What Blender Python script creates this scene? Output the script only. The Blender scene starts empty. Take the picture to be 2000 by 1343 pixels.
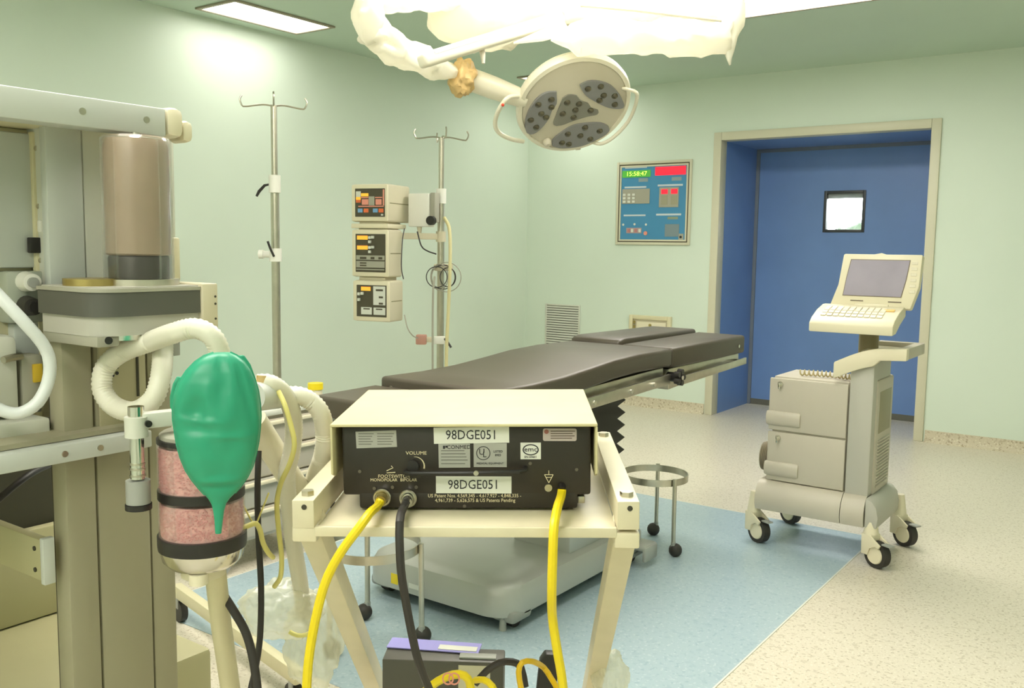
import bpy, bmesh, math, random
from mathutils import Vector, Matrix, noise

# ---------------------------------------------------------------- camera, world, lights, exposure
SC = bpy.context.scene
COL = SC.collection
PI = math.pi
R = math.radians
random.seed(7)

cam_data = bpy.data.cameras.new('camera')
cam = bpy.data.objects.new('camera', cam_data)
COL.objects.link(cam)
SC.camera = cam
cam_data.sensor_fit = 'HORIZONTAL'
cam_data.sensor_width = 36.0
cam_data.lens = 36.0 * 1800.0 / 2000.0
cam_data.clip_start = 0.02
cam_data.clip_end = 200
cam.matrix_world = (Matrix.Translation((0, 0, 1.35)) @ Matrix.Rotation(R(35.6), 4, 'Z')
                    @ Matrix.Rotation(R(90) - math.atan(188 / 1800.0), 4, 'X') @ Matrix.Rotation(R(0.8), 4, 'Z'))

world = bpy.data.worlds.new('world')
SC.world = world
world.use_nodes = True
world.node_tree.nodes['Background'].inputs[0].default_value = (0.93, 0.97, 1.0, 1)
world.node_tree.nodes['Background'].inputs[1].default_value = 9.0

SC.view_settings.view_transform = 'Standard'
SC.view_settings.look = 'None'
SC.view_settings.exposure = 0.86
SC.view_settings.gamma = 1.0
SC.view_settings.use_curve_mapping = False
SC.cycles.use_denoising = True
SC.cycles.max_bounces = 8
SC.cycles.diffuse_bounces = 5
SC.cycles.sample_clamp_indirect = 8

LAMP_STRENGTH = 9.8
LAMP_COLOR = (1.0, 0.95, 0.87)

# ---------------------------------------------------------------- materials
MATS = {}
def mat(name, col, rough=0.5, metal=0.0, var=0.0, scale=30.0, bump=0.0, trans=0.0, emit=None, alpha=1.0, spec=None, coat=0.0, sub=0.0):
    if name in MATS:
        return MATS[name]
    m = bpy.data.materials.new(name)
    m.use_nodes = True
    nt = m.node_tree
    b = nt.nodes['Principled BSDF']
    b.inputs['Base Color'].default_value = (*col, 1)
    b.inputs['Roughness'].default_value = rough
    b.inputs['Metallic'].default_value = metal
    b.inputs['Transmission Weight'].default_value = trans
    b.inputs['Alpha'].default_value = alpha
    b.inputs['Coat Weight'].default_value = coat
    if spec is not None:
        b.inputs['Specular IOR Level'].default_value = spec
    if sub:
        b.inputs['Subsurface Weight'].default_value = sub
        b.inputs['Subsurface Radius'].default_value = (0.02, 0.02, 0.015)
    if emit:
        b.inputs['Emission Color'].default_value = (*emit[0], 1)
        b.inputs['Emission Strength'].default_value = emit[1]
    if var or bump:
        tc = nt.nodes.new('ShaderNodeTexCoord')
        nz = nt.nodes.new('ShaderNodeTexNoise')
        nz.inputs['Scale'].default_value = scale
        nz.inputs['Detail'].default_value = 4
        nt.links.new(tc.outputs['Object'], nz.inputs['Vector'])
        if var:
            rp = nt.nodes.new('ShaderNodeValToRGB')
            rp.color_ramp.elements[0].position = 0.3
            rp.color_ramp.elements[1].position = 0.7
            rp.color_ramp.elements[0].color = (*[max(0, c * (1 - var)) for c in col], 1)
            rp.color_ramp.elements[1].color = (*[min(1, c * (1 + var)) for c in col], 1)
            nt.links.new(nz.outputs['Fac'], rp.inputs['Fac'])
            nt.links.new(rp.outputs['Color'], b.inputs['Base Color'])
        if bump:
            bp = nt.nodes.new('ShaderNodeBump')
            bp.inputs['Strength'].default_value = bump
            bp.inputs['Distance'].default_value = 0.01
            nt.links.new(nz.outputs['Fac'], bp.inputs['Height'])
            nt.links.new(bp.outputs['Normal'], b.inputs['Normal'])
    MATS[name] = m
    return m

def speckle(name, base, dark, light, s1, s2, rough):
    m = bpy.data.materials.new(name)
    m.use_nodes = True
    nt = m.node_tree
    b = nt.nodes['Principled BSDF']
    tc = nt.nodes.new('ShaderNodeTexCoord')
    def noise_mask(scale, lo, hi, off):
        mp = nt.nodes.new('ShaderNodeMapping')
        mp.inputs['Location'].default_value = (off, off * 2, 0)
        nz = nt.nodes.new('ShaderNodeTexNoise')
        nz.inputs['Scale'].default_value = scale
        nz.inputs['Detail'].default_value = 1
        rp = nt.nodes.new('ShaderNodeValToRGB')
        rp.color_ramp.elements[0].position = lo
        rp.color_ramp.elements[1].position = hi
        nt.links.new(tc.outputs['Object'], mp.inputs['Vector'])
        nt.links.new(mp.outputs['Vector'], nz.inputs['Vector'])
        nt.links.new(nz.outputs['Fac'], rp.inputs['Fac'])
        return rp.outputs['Color']
    def mix(fac, a, c):
        mx = nt.nodes.new('ShaderNodeMix')
        mx.data_type = 'RGBA'
        nt.links.new(fac, mx.inputs[0])
        if isinstance(a, tuple):
            mx.inputs[6].default_value = (*a, 1)
        else:
            nt.links.new(a, mx.inputs[6])
        mx.inputs[7].default_value = (*c, 1)
        return mx.outputs[2]
    c = mix(noise_mask(s1, 0.60, 0.66, 0), base, dark)
    c = mix(noise_mask(s2, 0.62, 0.68, 5), c, light)
    c = mix(noise_mask(s1 * 0.45, 0.63, 0.68, 9), c, tuple(0.5 * (d + e) for d, e in zip(dark, base)))
    nt.links.new(c, b.inputs['Base Color'])
    b.inputs['Roughness'].default_value = rough
    b.inputs['Specular IOR Level'].default_value = 0.4
    MATS[name] = m
    return m

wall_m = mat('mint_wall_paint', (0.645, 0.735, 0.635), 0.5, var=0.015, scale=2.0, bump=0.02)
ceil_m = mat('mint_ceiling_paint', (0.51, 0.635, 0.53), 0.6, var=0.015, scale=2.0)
floor_m = speckle('speckled_cream_vinyl', (0.64, 0.59, 0.48), (0.44, 0.39, 0.29), (0.74, 0.70, 0.60), 85, 120, 0.32)
blue_m = speckle('mottled_blue_vinyl', (0.365, 0.47, 0.515), (0.305, 0.41, 0.47), (0.45, 0.54, 0.57), 55, 80, 0.30)
base_m = speckle('speckled_skirting_vinyl', (0.58, 0.52, 0.39), (0.36, 0.30, 0.20), (0.70, 0.65, 0.52), 60, 90, 0.4)
weld_m = mat('pale_weld_line', (0.70, 0.70, 0.62), 0.4)
door_m = mat('blue_laminate', (0.15, 0.265, 0.545), 0.38, var=0.04, scale=3)
frame_m = mat('cream_door_frame_paint', (0.60, 0.58, 0.44), 0.4)
cream = mat('cream_enamel', (0.66, 0.61, 0.40), 0.38, var=0.03, scale=12)
cream2 = mat('pale_cream_lid_paint', (0.60, 0.545, 0.31), 0.55, var=0.04, scale=18)
beige = mat('beige_plastic', (0.60, 0.55, 0.40), 0.45)
beige2 = mat('warm_beige_cabinet', (0.51, 0.47, 0.385), 0.45, var=0.02, scale=6)
greyb = mat('warm_grey_cabinet', (0.46, 0.45, 0.39), 0.45)
ivory = mat('ivory_plastic', (0.74, 0.68, 0.50), 0.4)
offw = mat('off_white_enamel', (0.62, 0.63, 0.55), 0.4, var=0.02, scale=10)
palegrey = mat('pale_grey_enamel', (0.55, 0.58, 0.54), 0.4, var=0.02, scale=8)
olive = mat('putty_column_paint', (0.335, 0.315, 0.215), 0.45, var=0.03, scale=6)
olive2 = mat('putty_box_paint', (0.42, 0.395, 0.225), 0.45, var=0.03, scale=6)
dkgrey = mat('charcoal_band', (0.09, 0.09, 0.075), 0.45)
darkin = mat('dark_machine_interior', (0.05, 0.047, 0.03), 0.7)
black = mat('black_plastic', (0.018, 0.016, 0.014), 0.42)
panelblk = mat('black_rear_panel', (0.022, 0.017, 0.012), 0.42, var=0.1, scale=20)
rubber = mat('black_rubber', (0.03, 0.027, 0.022), 0.6)
cable_b = mat('black_cable_sheath', (0.030, 0.026, 0.024), 0.5)
chrome = mat('chrome', (0.72, 0.70, 0.64), 0.16, 1.0)
steel = mat('brushed_steel', (0.56, 0.53, 0.44), 0.32, 1.0, var=0.06, scale=25)
alum = mat('cast_aluminium_grey', (0.44, 0.45, 0.41), 0.38, 0.25, var=0.03, scale=5)
greypl = mat('grey_plastic', (0.33, 0.34, 0.31), 0.4)
matt_m = mat('brown_black_mattress_vinyl', (0.066, 0.053, 0.036), 0.42, var=0.05, scale=6)
green_m = mat('green_rubber', (0.02, 0.31, 0.175), 0.42, var=0.06, scale=9, sub=0.05)
yellow_m = mat('yellow_cable_sheath', (0.80, 0.62, 0.01), 0.4)
yellow2 = mat('pale_yellow_tube', (0.72, 0.66, 0.22), 0.4)
white = mat('white_plastic', (0.78, 0.77, 0.70), 0.35)
hose_m = mat('milky_hose', (0.74, 0.72, 0.60), 0.4, sub=0.1)
hosew_m = mat('white_hose', (0.66, 0.69, 0.68), 0.4)
paper = mat('white_label_paper', (0.66, 0.67, 0.60), 0.6)
silverl = mat('silver_label_foil', (0.36, 0.36, 0.32), 0.45)
pinkl = mat('pale_pink_label', (0.42, 0.36, 0.33), 0.5)
ink = mat('black_ink', (0.015, 0.015, 0.02), 0.6)
cream_ink = mat('cream_print', (0.70, 0.62, 0.40), 0.6)
glass_m = mat('window_glass', (0.95, 0.98, 0.98), 0.02, trans=1.0)
acryl = mat('clear_acrylic', (0.95, 0.93, 0.90), 0.05, trans=1.0, alpha=0.35)
smoke = mat('brown_bellows_rubber', (0.37, 0.285, 0.205), 0.35, var=0.05, scale=8)
smoke_d = mat('dark_bellows_base', (0.05, 0.045, 0.035), 0.5)
tape = mat('ochre_masking_tape', (0.66, 0.46, 0.20), 0.55, var=0.12, scale=40, bump=0.4)
bluel = mat('blue_panel_face', (0.06, 0.25, 0.45), 0.4)
led_g = mat('green_display', (0.03, 0.14, 0.02), 0.3, emit=((0.04, 0.18, 0.02), 1.0))
led_gd = mat('green_digits', (0.5, 0.9, 0.1), 0.3, emit=((0.55, 1.0, 0.1), 1.0))
led_r = mat('red_display', (0.7, 0.01, 0.02), 0.3, emit=((1.0, 0.01, 0.03), 0.8))
amber = mat('amber_display', (0.80, 0.42, 0.04), 0.4, emit=((0.9, 0.40, 0.04), 0.35))
orange = mat('orange_print', (0.75, 0.16, 0.05), 0.4)
salmon = mat('salmon_print', (0.75, 0.30, 0.22), 0.5)
skyb = mat('sky_blue_key', (0.18, 0.36, 0.60), 0.5)
brownface = mat('dark_brown_face', (0.07, 0.06, 0.035), 0.45)
greyface = mat('grey_control_face', (0.36, 0.35, 0.28), 0.5)
screen_m = mat('glossy_dead_screen', (0.30, 0.27, 0.33), 0.3, var=0.08, scale=7, spec=0.3)
purple = mat('purple_card', (0.30, 0.28, 0.66), 0.5)
lens_m = mat('grey_lens_pod', (0.27, 0.27, 0.27), 0.3)
lens_d = mat('dark_lens', (0.13, 0.12, 0.08), 0.12, 0.5)
lampw = mat('white_lamp_enamel', (0.80, 0.76, 0.62), 0.3)
lampf = mat('cream_lamp_face', (0.66, 0.61, 0.49), 0.4)
pinkt = mat('pink_transducer', (0.50, 0.26, 0.20), 0.5)
brass = mat('aged_brass', (0.42, 0.33, 0.12), 0.35, 0.8)
redm = mat('red_mark', (0.7, 0.05, 0.02), 0.4)
foliage = mat('dark_foliage', (0.02, 0.035, 0.015), 0.8, var=0.3, scale=3)
gran = mat('pink_absorbent_granules', (0.72, 0.42, 0.40), 0.7, var=0.2, scale=140)
diffuser_n = mat('lit_narrow_diffuser', (0.9, 0.9, 0.85), 0.5, emit=(LAMP_COLOR, LAMP_STRENGTH * 0.55))
diffuser = mat('lit_diffuser', (0.9, 0.9, 0.85), 0.5, emit=(LAMP_COLOR, LAMP_STRENGTH))

def film(name, col, fac, trl):
    m = bpy.data.materials.new(name)
    m.use_nodes = True
    nt = m.node_tree
    nt.nodes.remove(nt.nodes['Principled BSDF'])
    out = nt.nodes['Material Output']
    d = nt.nodes.new('ShaderNodeBsdfDiffuse'); d.inputs[0].default_value = (*col, 1)
    t = nt.nodes.new('ShaderNodeBsdfTranslucent'); t.inputs[0].default_value = (*col, 1)
    g = nt.nodes.new('ShaderNodeBsdfGlossy'); g.inputs['Roughness'].default_value = 0.25
    tr = nt.nodes.new('ShaderNodeBsdfTransparent')
    m1 = nt.nodes.new('ShaderNodeMixShader'); m1.inputs[0].default_value = trl
    m2 = nt.nodes.new('ShaderNodeMixShader'); m2.inputs[0].default_value = 0.12
    m3 = nt.nodes.new('ShaderNodeMixShader'); m3.inputs[0].default_value = fac
    nt.links.new(d.outputs[0], m1.inputs[1]); nt.links.new(t.outputs[0], m1.inputs[2])
    nt.links.new(m1.outputs[0], m2.inputs[1]); nt.links.new(g.outputs[0], m2.inputs[2])
    nt.links.new(tr.outputs[0], m3.inputs[1]); nt.links.new(m2.outputs[0], m3.inputs[2])
    nt.links.new(m3.outputs[0], out.inputs[0])
    MATS[name] = m
    return m
wrap_m = film('milky_plastic_wrap', (0.93, 0.91, 0.80), 0.93, 0.5)
clear_film = film('clear_plastic_film', (0.82, 0.82, 0.66), 0.45, 0.35)

# ---------------------------------------------------------------- helpers
XF = {}
def tag(o, label=None, cat=None, group=None, kind=None):
    if label: o['label'] = label
    if cat: o['category'] = cat
    if group: o['group'] = group
    if kind: o['kind'] = kind
    return o

def thing(name, label, cat, loc=(0, 0, 0), rot=(0, 0, 0), group=None):
    o = bpy.data.objects.new(name, None)
    o.empty_display_size = 0.05
    COL.objects.link(o)
    o.location = loc
    o.rotation_euler = rot
    from mathutils import Euler
    XF[o.name] = Matrix.Translation(loc) @ Euler(rot).to_matrix().to_4x4()
    return tag(o, label, cat, group)

class G:
    def __init__(self):
        self.bm = bmesh.new()
    def _xf(self, verts, M):
        if M is not None:
            for v in verts: v.co = M @ v.co
    def box(self, x0, x1, y0, y1, z0, z1, bev=0.0, seg=2, M=None):
        b = bmesh.new()
        bmesh.ops.create_cube(b, size=1.0)
        for v in b.verts:
            v.co = Vector(((x0 + x1) / 2 + v.co.x * (x1 - x0), (y0 + y1) / 2 + v.co.y * (y1 - y0), (z0 + z1) / 2 + v.co.z * (z1 - z0)))
        if bev > 0:
            bmesh.ops.bevel(b, geom=b.edges[:], offset=bev, segments=seg, profile=0.5, affect='EDGES', clamp_overlap=True)
        self.merge(b, M)
        return self
    def merge(self, b, M=None):
        me = bpy.data.meshes.new('tmp')
        if M is not None:
            b.transform(M)
        b.to_mesh(me); b.free()
        self.bm.from_mesh(me)
        bpy.data.meshes.remove(me)
        return self
    def cyl(self, p0, p1, r0, r1=None, n=20, cap=True):
        r1 = r0 if r1 is None else r1
        p0, p1 = Vector(p0), Vector(p1)
        ax = (p1 - p0).normalized()
        u = ax.orthogonal().normalized(); w = ax.cross(u)
        A = []; B = []
        for i in range(n):
            a = 2 * PI * i / n
            d = u * math.cos(a) + w * math.sin(a)
            A.append(self.bm.verts.new(p0 + d * r0)); B.append(self.bm.verts.new(p1 + d * r1))
        for i in range(n):
            j = (i + 1) % n
            self.bm.faces.new((A[i], A[j], B[j], B[i]))
        if cap:
            self.bm.faces.new(A[::-1]); self.bm.faces.new(B)
        return self
    def lathe(self, prof, c=(0, 0, 0), n=28, M=None, cap=True):
        b = bmesh.new()
        rings = []
        for r, z in prof:
            rings.append([b.verts.new((c[0] + max(r, 1e-5) * math.cos(2 * PI * i / n), c[1] + max(r, 1e-5) * math.sin(2 * PI * i / n), c[2] + z)) for i in range(n)])
        for k in range(len(rings) - 1):
            for i in range(n):
                j = (i + 1) % n
                b.faces.new((rings[k][i], rings[k][j], rings[k + 1][j], rings[k + 1][i]))
        if cap:
            b.faces.new(rings[0][::-1]); b.faces.new(rings[-1])
        return self.merge(b, M)
    def tube(self, pts, r, n=10, rad=None, closed=False, cap=True):
        pts = [Vector(p) for p in pts]
        m = len(pts)
        prev = None; rings = []
        for i, p in enumerate(pts):
            if closed:
                t = pts[(i + 1) % m] - pts[i - 1]
            else:
                t = pts[min(i + 1, m - 1)] - pts[max(i - 1, 0)]
            t.normalize()
            if prev is None:
                u = t.orthogonal().normalized()
            else:
                u = prev - t * prev.dot(t)
                if u.length < 1e-6: u = t.orthogonal()
                u.normalize()
            prev = u
            w = t.cross(u)
            rr = rad[i] if rad else r
            rings.append([self.bm.verts.new(p + (u * math.cos(2 * PI * k / n) + w * math.sin(2 * PI * k / n)) * rr) for k in range(n)])
        rng = m if closed else m - 1
        for i in range(rng):
            A, B = rings[i], rings[(i + 1) % m]
            for k in range(n):
                j = (k + 1) % n
                self.bm.faces.new((A[k], A[j], B[j], B[k]))
        if cap and not closed:
            self.bm.faces.new(rings[0][::-1]); self.bm.faces.new(rings[-1])
        return self
    def prism(self, outline, a0, a1, axis='y', bev=0.0, M=None, seg=2):
        # outline of 2-D points; axis is the extrusion axis ('x': (y,z), 'y': (x,z), 'z': (x,y))
        b = bmesh.new()
        def P(p, a):
            return {'x': (a, p[0], p[1]), 'y': (p[0], a, p[1]), 'z': (p[0], p[1], a)}[axis]
        A = [b.verts.new(P(p, a0)) for p in outline]
        B = [b.verts.new(P(p, a1)) for p in outline]
        n = len(outline)
        b.faces.new(A); b.faces.new(B[::-1])
        for i in range(n):
            j = (i + 1) % n
            b.faces.new((A[j], A[i], B[i], B[j]))
        bmesh.ops.recalc_face_normals(b, faces=b.faces[:])
        if bev > 0:
            ed = [e for e in b.edges if len(e.link_faces) == 2 and e.calc_face_angle(0) > R(50)]
            bmesh.ops.bevel(b, geom=ed, offset=bev, segments=seg, profile=0.5, affect='EDGES', clamp_overlap=True)
        return self.merge(b, M)
    def sphere(self, c, r, sx=1, sy=1, sz=1, u=16, v=10):
        b = bmesh.new()
        bmesh.ops.create_uvsphere(b, u_segments=u, v_segments=v, radius=r)
        for q in b.verts: q.co = Vector((c[0] + q.co.x * sx, c[1] + q.co.y * sy, c[2] + q.co.z * sz))
        return self.merge(b)
    def jitter(self, amp, scale, seed=0.0):
        for v in self.bm.verts:
            q = v.co * scale + Vector((seed, seed * 1.7, seed * 0.3))
            v.co += noise.noise_vector(q) * amp
        return self
    def obj(self, name, m, parent=None, world=False, smooth=35, M=None):
        bm = self.bm
        if M is not None: bm.transform(M)
        if world and parent is not None:
            bm.transform(XF[parent.name].inverted())
        bmesh.ops.recalc_face_normals(bm, faces=bm.faces[:])
        me = bpy.data.meshes.new(name)
        bm.to_mesh(me); bm.free()
        me.materials.append(m)
        if smooth:
            me.polygons.foreach_set('use_smooth', [True] * len(me.polygons))
            me.set_sharp_from_angle(angle=R(smooth))
        o = bpy.data.objects.new(name, me)
        COL.objects.link(o)
        if parent is not None:
            o.parent = parent
            XF[o.name] = XF[parent.name]
        else:
            XF[o.name] = Matrix.Identity(4)
        return o

def spline(ctrl, step=0.01):
    """Catmull-Rom through the points, evenly sampled."""
    P = [Vector(p) for p in ctrl]
    P = [P[0] * 2 - P[1]] + P + [P[-1] * 2 - P[-2]]
    out = []
    for i in range(1, len(P) - 2):
        L = (P[i + 1] - P[i]).length
        k = max(2, int(L / step))
        for j in range(k):
            t = j / k
            a, b, c, d = P[i - 1], P[i], P[i + 1], P[i + 2]
            out.append(0.5 * ((2 * b) + (c - a) * t + (2 * a - 5 * b + 4 * c - d) * t * t + (3 * b - a - 3 * c + d) * t ** 3))
    out.append(P[-2])
    return out

def corrugated(g, ctrl, r, pitch=0.006, depth=0.1):
    pts = spline(ctrl, pitch / 2)
    rad = [r * (1 - depth * (i % 2)) for i in range(len(pts))]
    return g.tube(pts, r, 14, rad)

def circle(c, r, n=24, z=None):
    return [(c[0] + r * math.cos(2 * PI * i / n), c[1] + r * math.sin(2 * PI * i / n), c[2]) for i in range(n)]

def rrect(x0, x1, y0, y1, r, n=5):
    o = []
    for cx, cy, a in ((x1 - r, y1 - r, 0), (x0 + r, y1 - r, 90), (x0 + r, y0 + r, 180), (x1 - r, y0 + r, 270)):
        for i in range(n + 1):
            t = R(a + 90 * i / n)
            o.append((cx + r * math.cos(t), cy + r * math.sin(t)))
    return o

def text(s, size, m, parent, loc, M3=None, name='lettering', ext=0.0003, align='CENTER', sx=1.0):
    """Flat print: text faces local -y (front), running along local +x."""
    cu = bpy.data.curves.new('txt', 'FONT')
    cu.body = s; cu.size = size; cu.extrude = ext; cu.align_x = align; cu.align_y = 'CENTER'; cu.resolution_u = 2
    t = bpy.data.objects.new('txt', cu)
    COL.objects.link(t)
    me = bpy.data.meshes.new_from_object(t)
    bpy.data.objects.remove(t); bpy.data.curves.remove(cu)
    base = Matrix.Rotation(R(90), 4, 'X')
    X = Matrix.Translation(loc) @ (M3 if M3 is not None else Matrix.Identity(4)) @ base @ Matrix.Diagonal((sx, 1, 1, 1))
    me.transform(X)
    me.materials.clear(); me.materials.append(m)
    o = bpy.data.objects.new(name, me)
    COL.objects.link(o)
    o.parent = parent
    XF[o.name] = XF[parent.name]
    return o

def copy_tree(o, parent=None):
    c = o.copy(); COL.objects.link(c); c.parent = parent
    for ch in list(o.children): copy_tree(ch, c)
    return c

def caster(parent, x, y, r, w=0.02, swivel=0.0, m_w=None, m_h=None, hood=False):
    """castor at floor point (x, y) in the parent's frame: wheel, hub, fork."""
    m_w = m_w or rubber; m_h = m_h or greypl
    c, s = math.cos(swivel), math.sin(swivel)
    ax = Vector((c, s, 0))
    p = Vector((x, y, r))
    w_ = G().cyl(p - ax * w / 2, p + ax * w / 2, r, n=24).obj('castor_wheel', m_w, parent)
    G().cyl(p - ax * (w / 2 + 0.003), p + ax * (w / 2 + 0.003), r * 0.62, n=20).obj('hub', m_h, w_)
    return w_

# ================================================================ THE SETTING
XL, XR, YB, YF, ZC = -4.91, 2.2, 7.07, -1.6, 2.72
DX0, DX1, DZ, DY = -3.02, -1.46, 2.225, 7.84          # door niche
def struct(o):
    return tag(o, kind='structure')

struct(G().box(XL - 0.1, XR + 0.1, YF - 0.1, 8.0, -0.1, 0.0).obj('floor', floor_m, smooth=0))
inl = struct(G().box(-3.03, -1.07, 1.9, 4.49, 0.0, 0.002).obj('floor_inlay', blue_m, smooth=0))
wl = G()
for a in ((-1.073, -1.067, 1.9, 4.493), (-3.033, -3.027, 1.9, 4.493)):
    wl.box(a[0], a[1], a[2], a[3], 0.0, 0.0026)
wl.box(-3.03, -1.07, 4.487, 4.493, 0.0, 0.0026)
wl.obj('weld_line', weld_m, inl)
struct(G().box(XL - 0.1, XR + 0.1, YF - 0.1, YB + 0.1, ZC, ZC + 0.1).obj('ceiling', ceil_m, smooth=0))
struct(G().box(XL - 0.1, XL, YF - 0.1, YB + 0.1, 0, ZC).obj('wall_left', wall_m, smooth=0))
struct(G().box(XR, XR + 0.1, YF - 0.1, YB + 0.1, 0, ZC).obj('wall_right', wall_m, smooth=0))
struct(G().box(XL, XR, YF - 0.1, YF, 0, ZC).obj('wall_front', wall_m, smooth=0))
wb = G()
wb.box(XL, DX0 - 0.06, YB, YB + 0.1, 0, ZC).box(DX1 + 0.06, XR, YB, YB + 0.1, 0, ZC).box(DX0 - 0.06, DX1 + 0.06, YB, YB + 0.1, DZ + 0.06, ZC)
struct(wb.obj('wall_back', wall_m, smooth=0))
# coved skirting
def skirting(name, pts_axis, fixed, sgn, a0, a1):
    out = [(0, 0), (0.035, 0), (0.014, 0.012), (0.006, 0.035), (0.005, 0.085), (0, 0.085)]
    g = G()
    if pts_axis == 'x':
        g.prism([(fixed + sgn * p[0], p[1]) for p in out], a0, a1, 'x')
    else:
        g.prism([(fixed + sgn * p[0], p[1]) for p in out], a0, a1, 'y')
    struct(g.obj(name, base_m))
skirting('baseboard_back', 'x', YB, -1, XL, DX0 - 0.075)
skirting('baseboard_back_right', 'x', YB, -1, DX1 + 0.075, XR)
skirting('baseboard_left', 'y', XL, 1, YF, YB)
# door niche: blue linings and cream frame
nl = struct(G().box(DX0 - 0.06, DX0, YB + 0.1, 7.98, 0, DZ + 0.06).obj('trim_1', door_m, smooth=0))
struct(G().box(DX1, DX1 + 0.06, YB + 0.1, 7.98, 0, DZ + 0.06).obj('trim_2', door_m, smooth=0))
struct(G().box(DX0 - 0.06, DX1 + 0.06, YB + 0.1, 7.98, DZ, DZ + 0.06).obj('trim_3', door_m, smooth=0))
fr = G()
fr.box(DX0 - 0.065, DX0, YB - 0.018, YB + 0.1, 0, DZ + 0.065, 0.004).box(DX1, DX1 + 0.065, YB - 0.018, YB + 0.1, 0, DZ + 0.065, 0.004)
fr.box(DX0, DX1, YB - 0.018, YB + 0.1, DZ, DZ + 0.065, 0.004)
struct(fr.obj('trim_4', frame_m))
# door leaf with vision panel
W0, W1, V0, V1 = -2.42, -2.095, 1.52, 1.85
lf = G()
lf.box(DX0 + 0.012, W0, DY, DY + 0.05, 0.05, DZ - 0.02).box(W1, DX1 - 0.006, DY, DY + 0.05, 0.05, DZ - 0.02)
lf.box(W0, W1, DY, DY + 0.05, 0.05, V0).box(W0, W1, DY, DY + 0.05, V1, DZ - 0.02)
door = struct(lf.obj('door_1', door_m, smooth=0))
g = G().box(DX0 + 0.001, DX0 + 0.03, DY - 0.014, DY + 0.04, 0.0, DZ - 0.001)
g.box(DX0 + 0.03, DX1, DY - 0.014, DY + 0.04, DZ - 0.03, DZ - 0.001)
g.obj('door_seal', mat('grey_blue_seal', (0.16, 0.19, 0.24), 0.5), door)
G().box(DX0 + 0.03, DX1 - 0.002, DY - 0.004, DY + 0.05, 0.0, 0.05).obj('kick_strip', mat('olive_kick_strip', (0.13, 0.13, 0.10), 0.5), door)
wf = G()
t = 0.018
wf.box(W0 - 0.006, W0 + t, DY - 0.008, DY + 0.055, V0 - 0.006, V1 + 0.006, 0.002).box(W1 - t, W1 + 0.006, DY - 0.008, DY + 0.055, V0 - 0.006, V1 + 0.006, 0.002)
wf.box(W0 + t, W1 - t, DY - 0.008, DY + 0.055, V0 - 0.006, V0 + t, 0.002).box(W0 + t, W1 - t, DY - 0.008, DY + 0.055, V1 - t, V1 + 0.006, 0.002)
vf = wf.obj('window_frame', mat('black_window_gasket', (0.035, 0.04, 0.045), 0.4), door)
G().box(W0 + t, W1 - t, DY + 0.02, DY + 0.026, V0 + t, V1 - t).obj('pane', glass_m, vf)
G().box(W0 + t, W1 - t, DY + 0.032, DY + 0.05, V1 - 0.055, V1 - t).obj('reflection_band', mat('pale_reflection', (0.55, 0.58, 0.62), 0.5), vf)  # pale bar standing in for the reflection along the pane's top
# outdoors behind the vision panel
struct(G().box(-60, 60, 8.2, 90, -0.6, -0.5).obj('ground', mat('outdoor_ground', (0.16, 0.17, 0.12), 0.9, var=0.2, scale=0.5), smooth=0))
def tree(x, y, h, r, seed, label):
    t_ = thing('tree', label, 'tree', (x, y, -0.5), group='trees beyond the door window')
    G().cyl((0, 0, 0), (0, 0, h * 0.6), 0.14, 0.09).obj('trunk', mat('bark', (0.06, 0.05, 0.03), 0.9), t_)
    g = G()
    rnd = random.Random(seed)
    for i in range(9):
        a = rnd.uniform(0, 2 * PI); q = rnd.uniform(0, r * 0.7)
        b = bmesh.new(); bmesh.ops.create_icosphere(b, subdivisions=3, radius=r * rnd.uniform(0.35, 0.55))
        b.transform(Matrix.Translation((q * math.cos(a), q * math.sin(a), h - r * 0.55 - rnd.uniform(0, r * 0.5))))
        g.merge(b)
    g.jitter(0.16, 3.0, seed)
    g.obj('crown', foliage, t_, smooth=0)
tree(-7.55, 28.0, 2.86, 0.9, 3, 'taller dark tree showing through the door window at its right side')
tree(-9.7, 34.0, 2.86, 0.9, 4, 'lower dark tree showing at the bottom of the door window')

# ---------------------------------------------------------------- ceiling lights
def ceiling_light(x0, x1, y0, y1, label):
    cx, cy = (x0 + x1) / 2, (y0 + y1) / 2
    t_ = thing('ceiling_light', label, 'ceiling light', (cx, cy, ZC), group='recessed ceiling light panels')
    a, b = (x1 - x0) / 2, (y1 - y0) / 2
    g = G(); w = 0.025
    g.box(-a - w, -a, -b - w, b + w, -0.012, -0.0005, 0.002).box(a, a + w, -b - w, b + w, -0.012, -0.0005, 0.002)
    g.box(-a, a, -b - w, -b, -0.012, -0.0005, 0.002).box(-a, a, b, b + w, -0.012, -0.0005, 0.002)
    g.obj('frame', mat('brown_grey_light_frame', (0.34, 0.30, 0.22), 0.4), t_)
    G().box(-a, a, -b, b, -0.006, -0.001).obj('diffuser', diffuser if x1 - x0 > 0.5 else diffuser_n, t_, smooth=0)
    return t_
ceiling_light(-4.74, -4.43, 3.45, 4.17, 'lit narrow ceiling light panel close to the left wall')
ceiling_light(-4.40, -4.09, 6.22, 6.94, 'lit ceiling light panel peeking out above the round lamp head')
ceiling_light(-2.95, -1.15, 4.69, 5.31, 'wide lit ceiling light panel behind the plastic-wrapped boom arms')
ceiling_light(-2.95, -1.15, 0.6, 1.22, 'wide lit ceiling light panel over the trolley')
ceiling_light(-4.74, -4.43, 0.6, 1.32, 'lit narrow ceiling light panel over the breathing machine')
ceiling_light(-2.6, -1.0, 2.45, 3.1, 'wide light panel added out of view above the plastic-wrapped boom')  # unseen panel added to shine through the boom's plastic wrap
ceiling_light(-1.3, 0.5, -1.25, -0.65, 'wide light panel added out of view nearest the front wall')  # unseen panel added to brighten machine and trolley from the front
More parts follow.
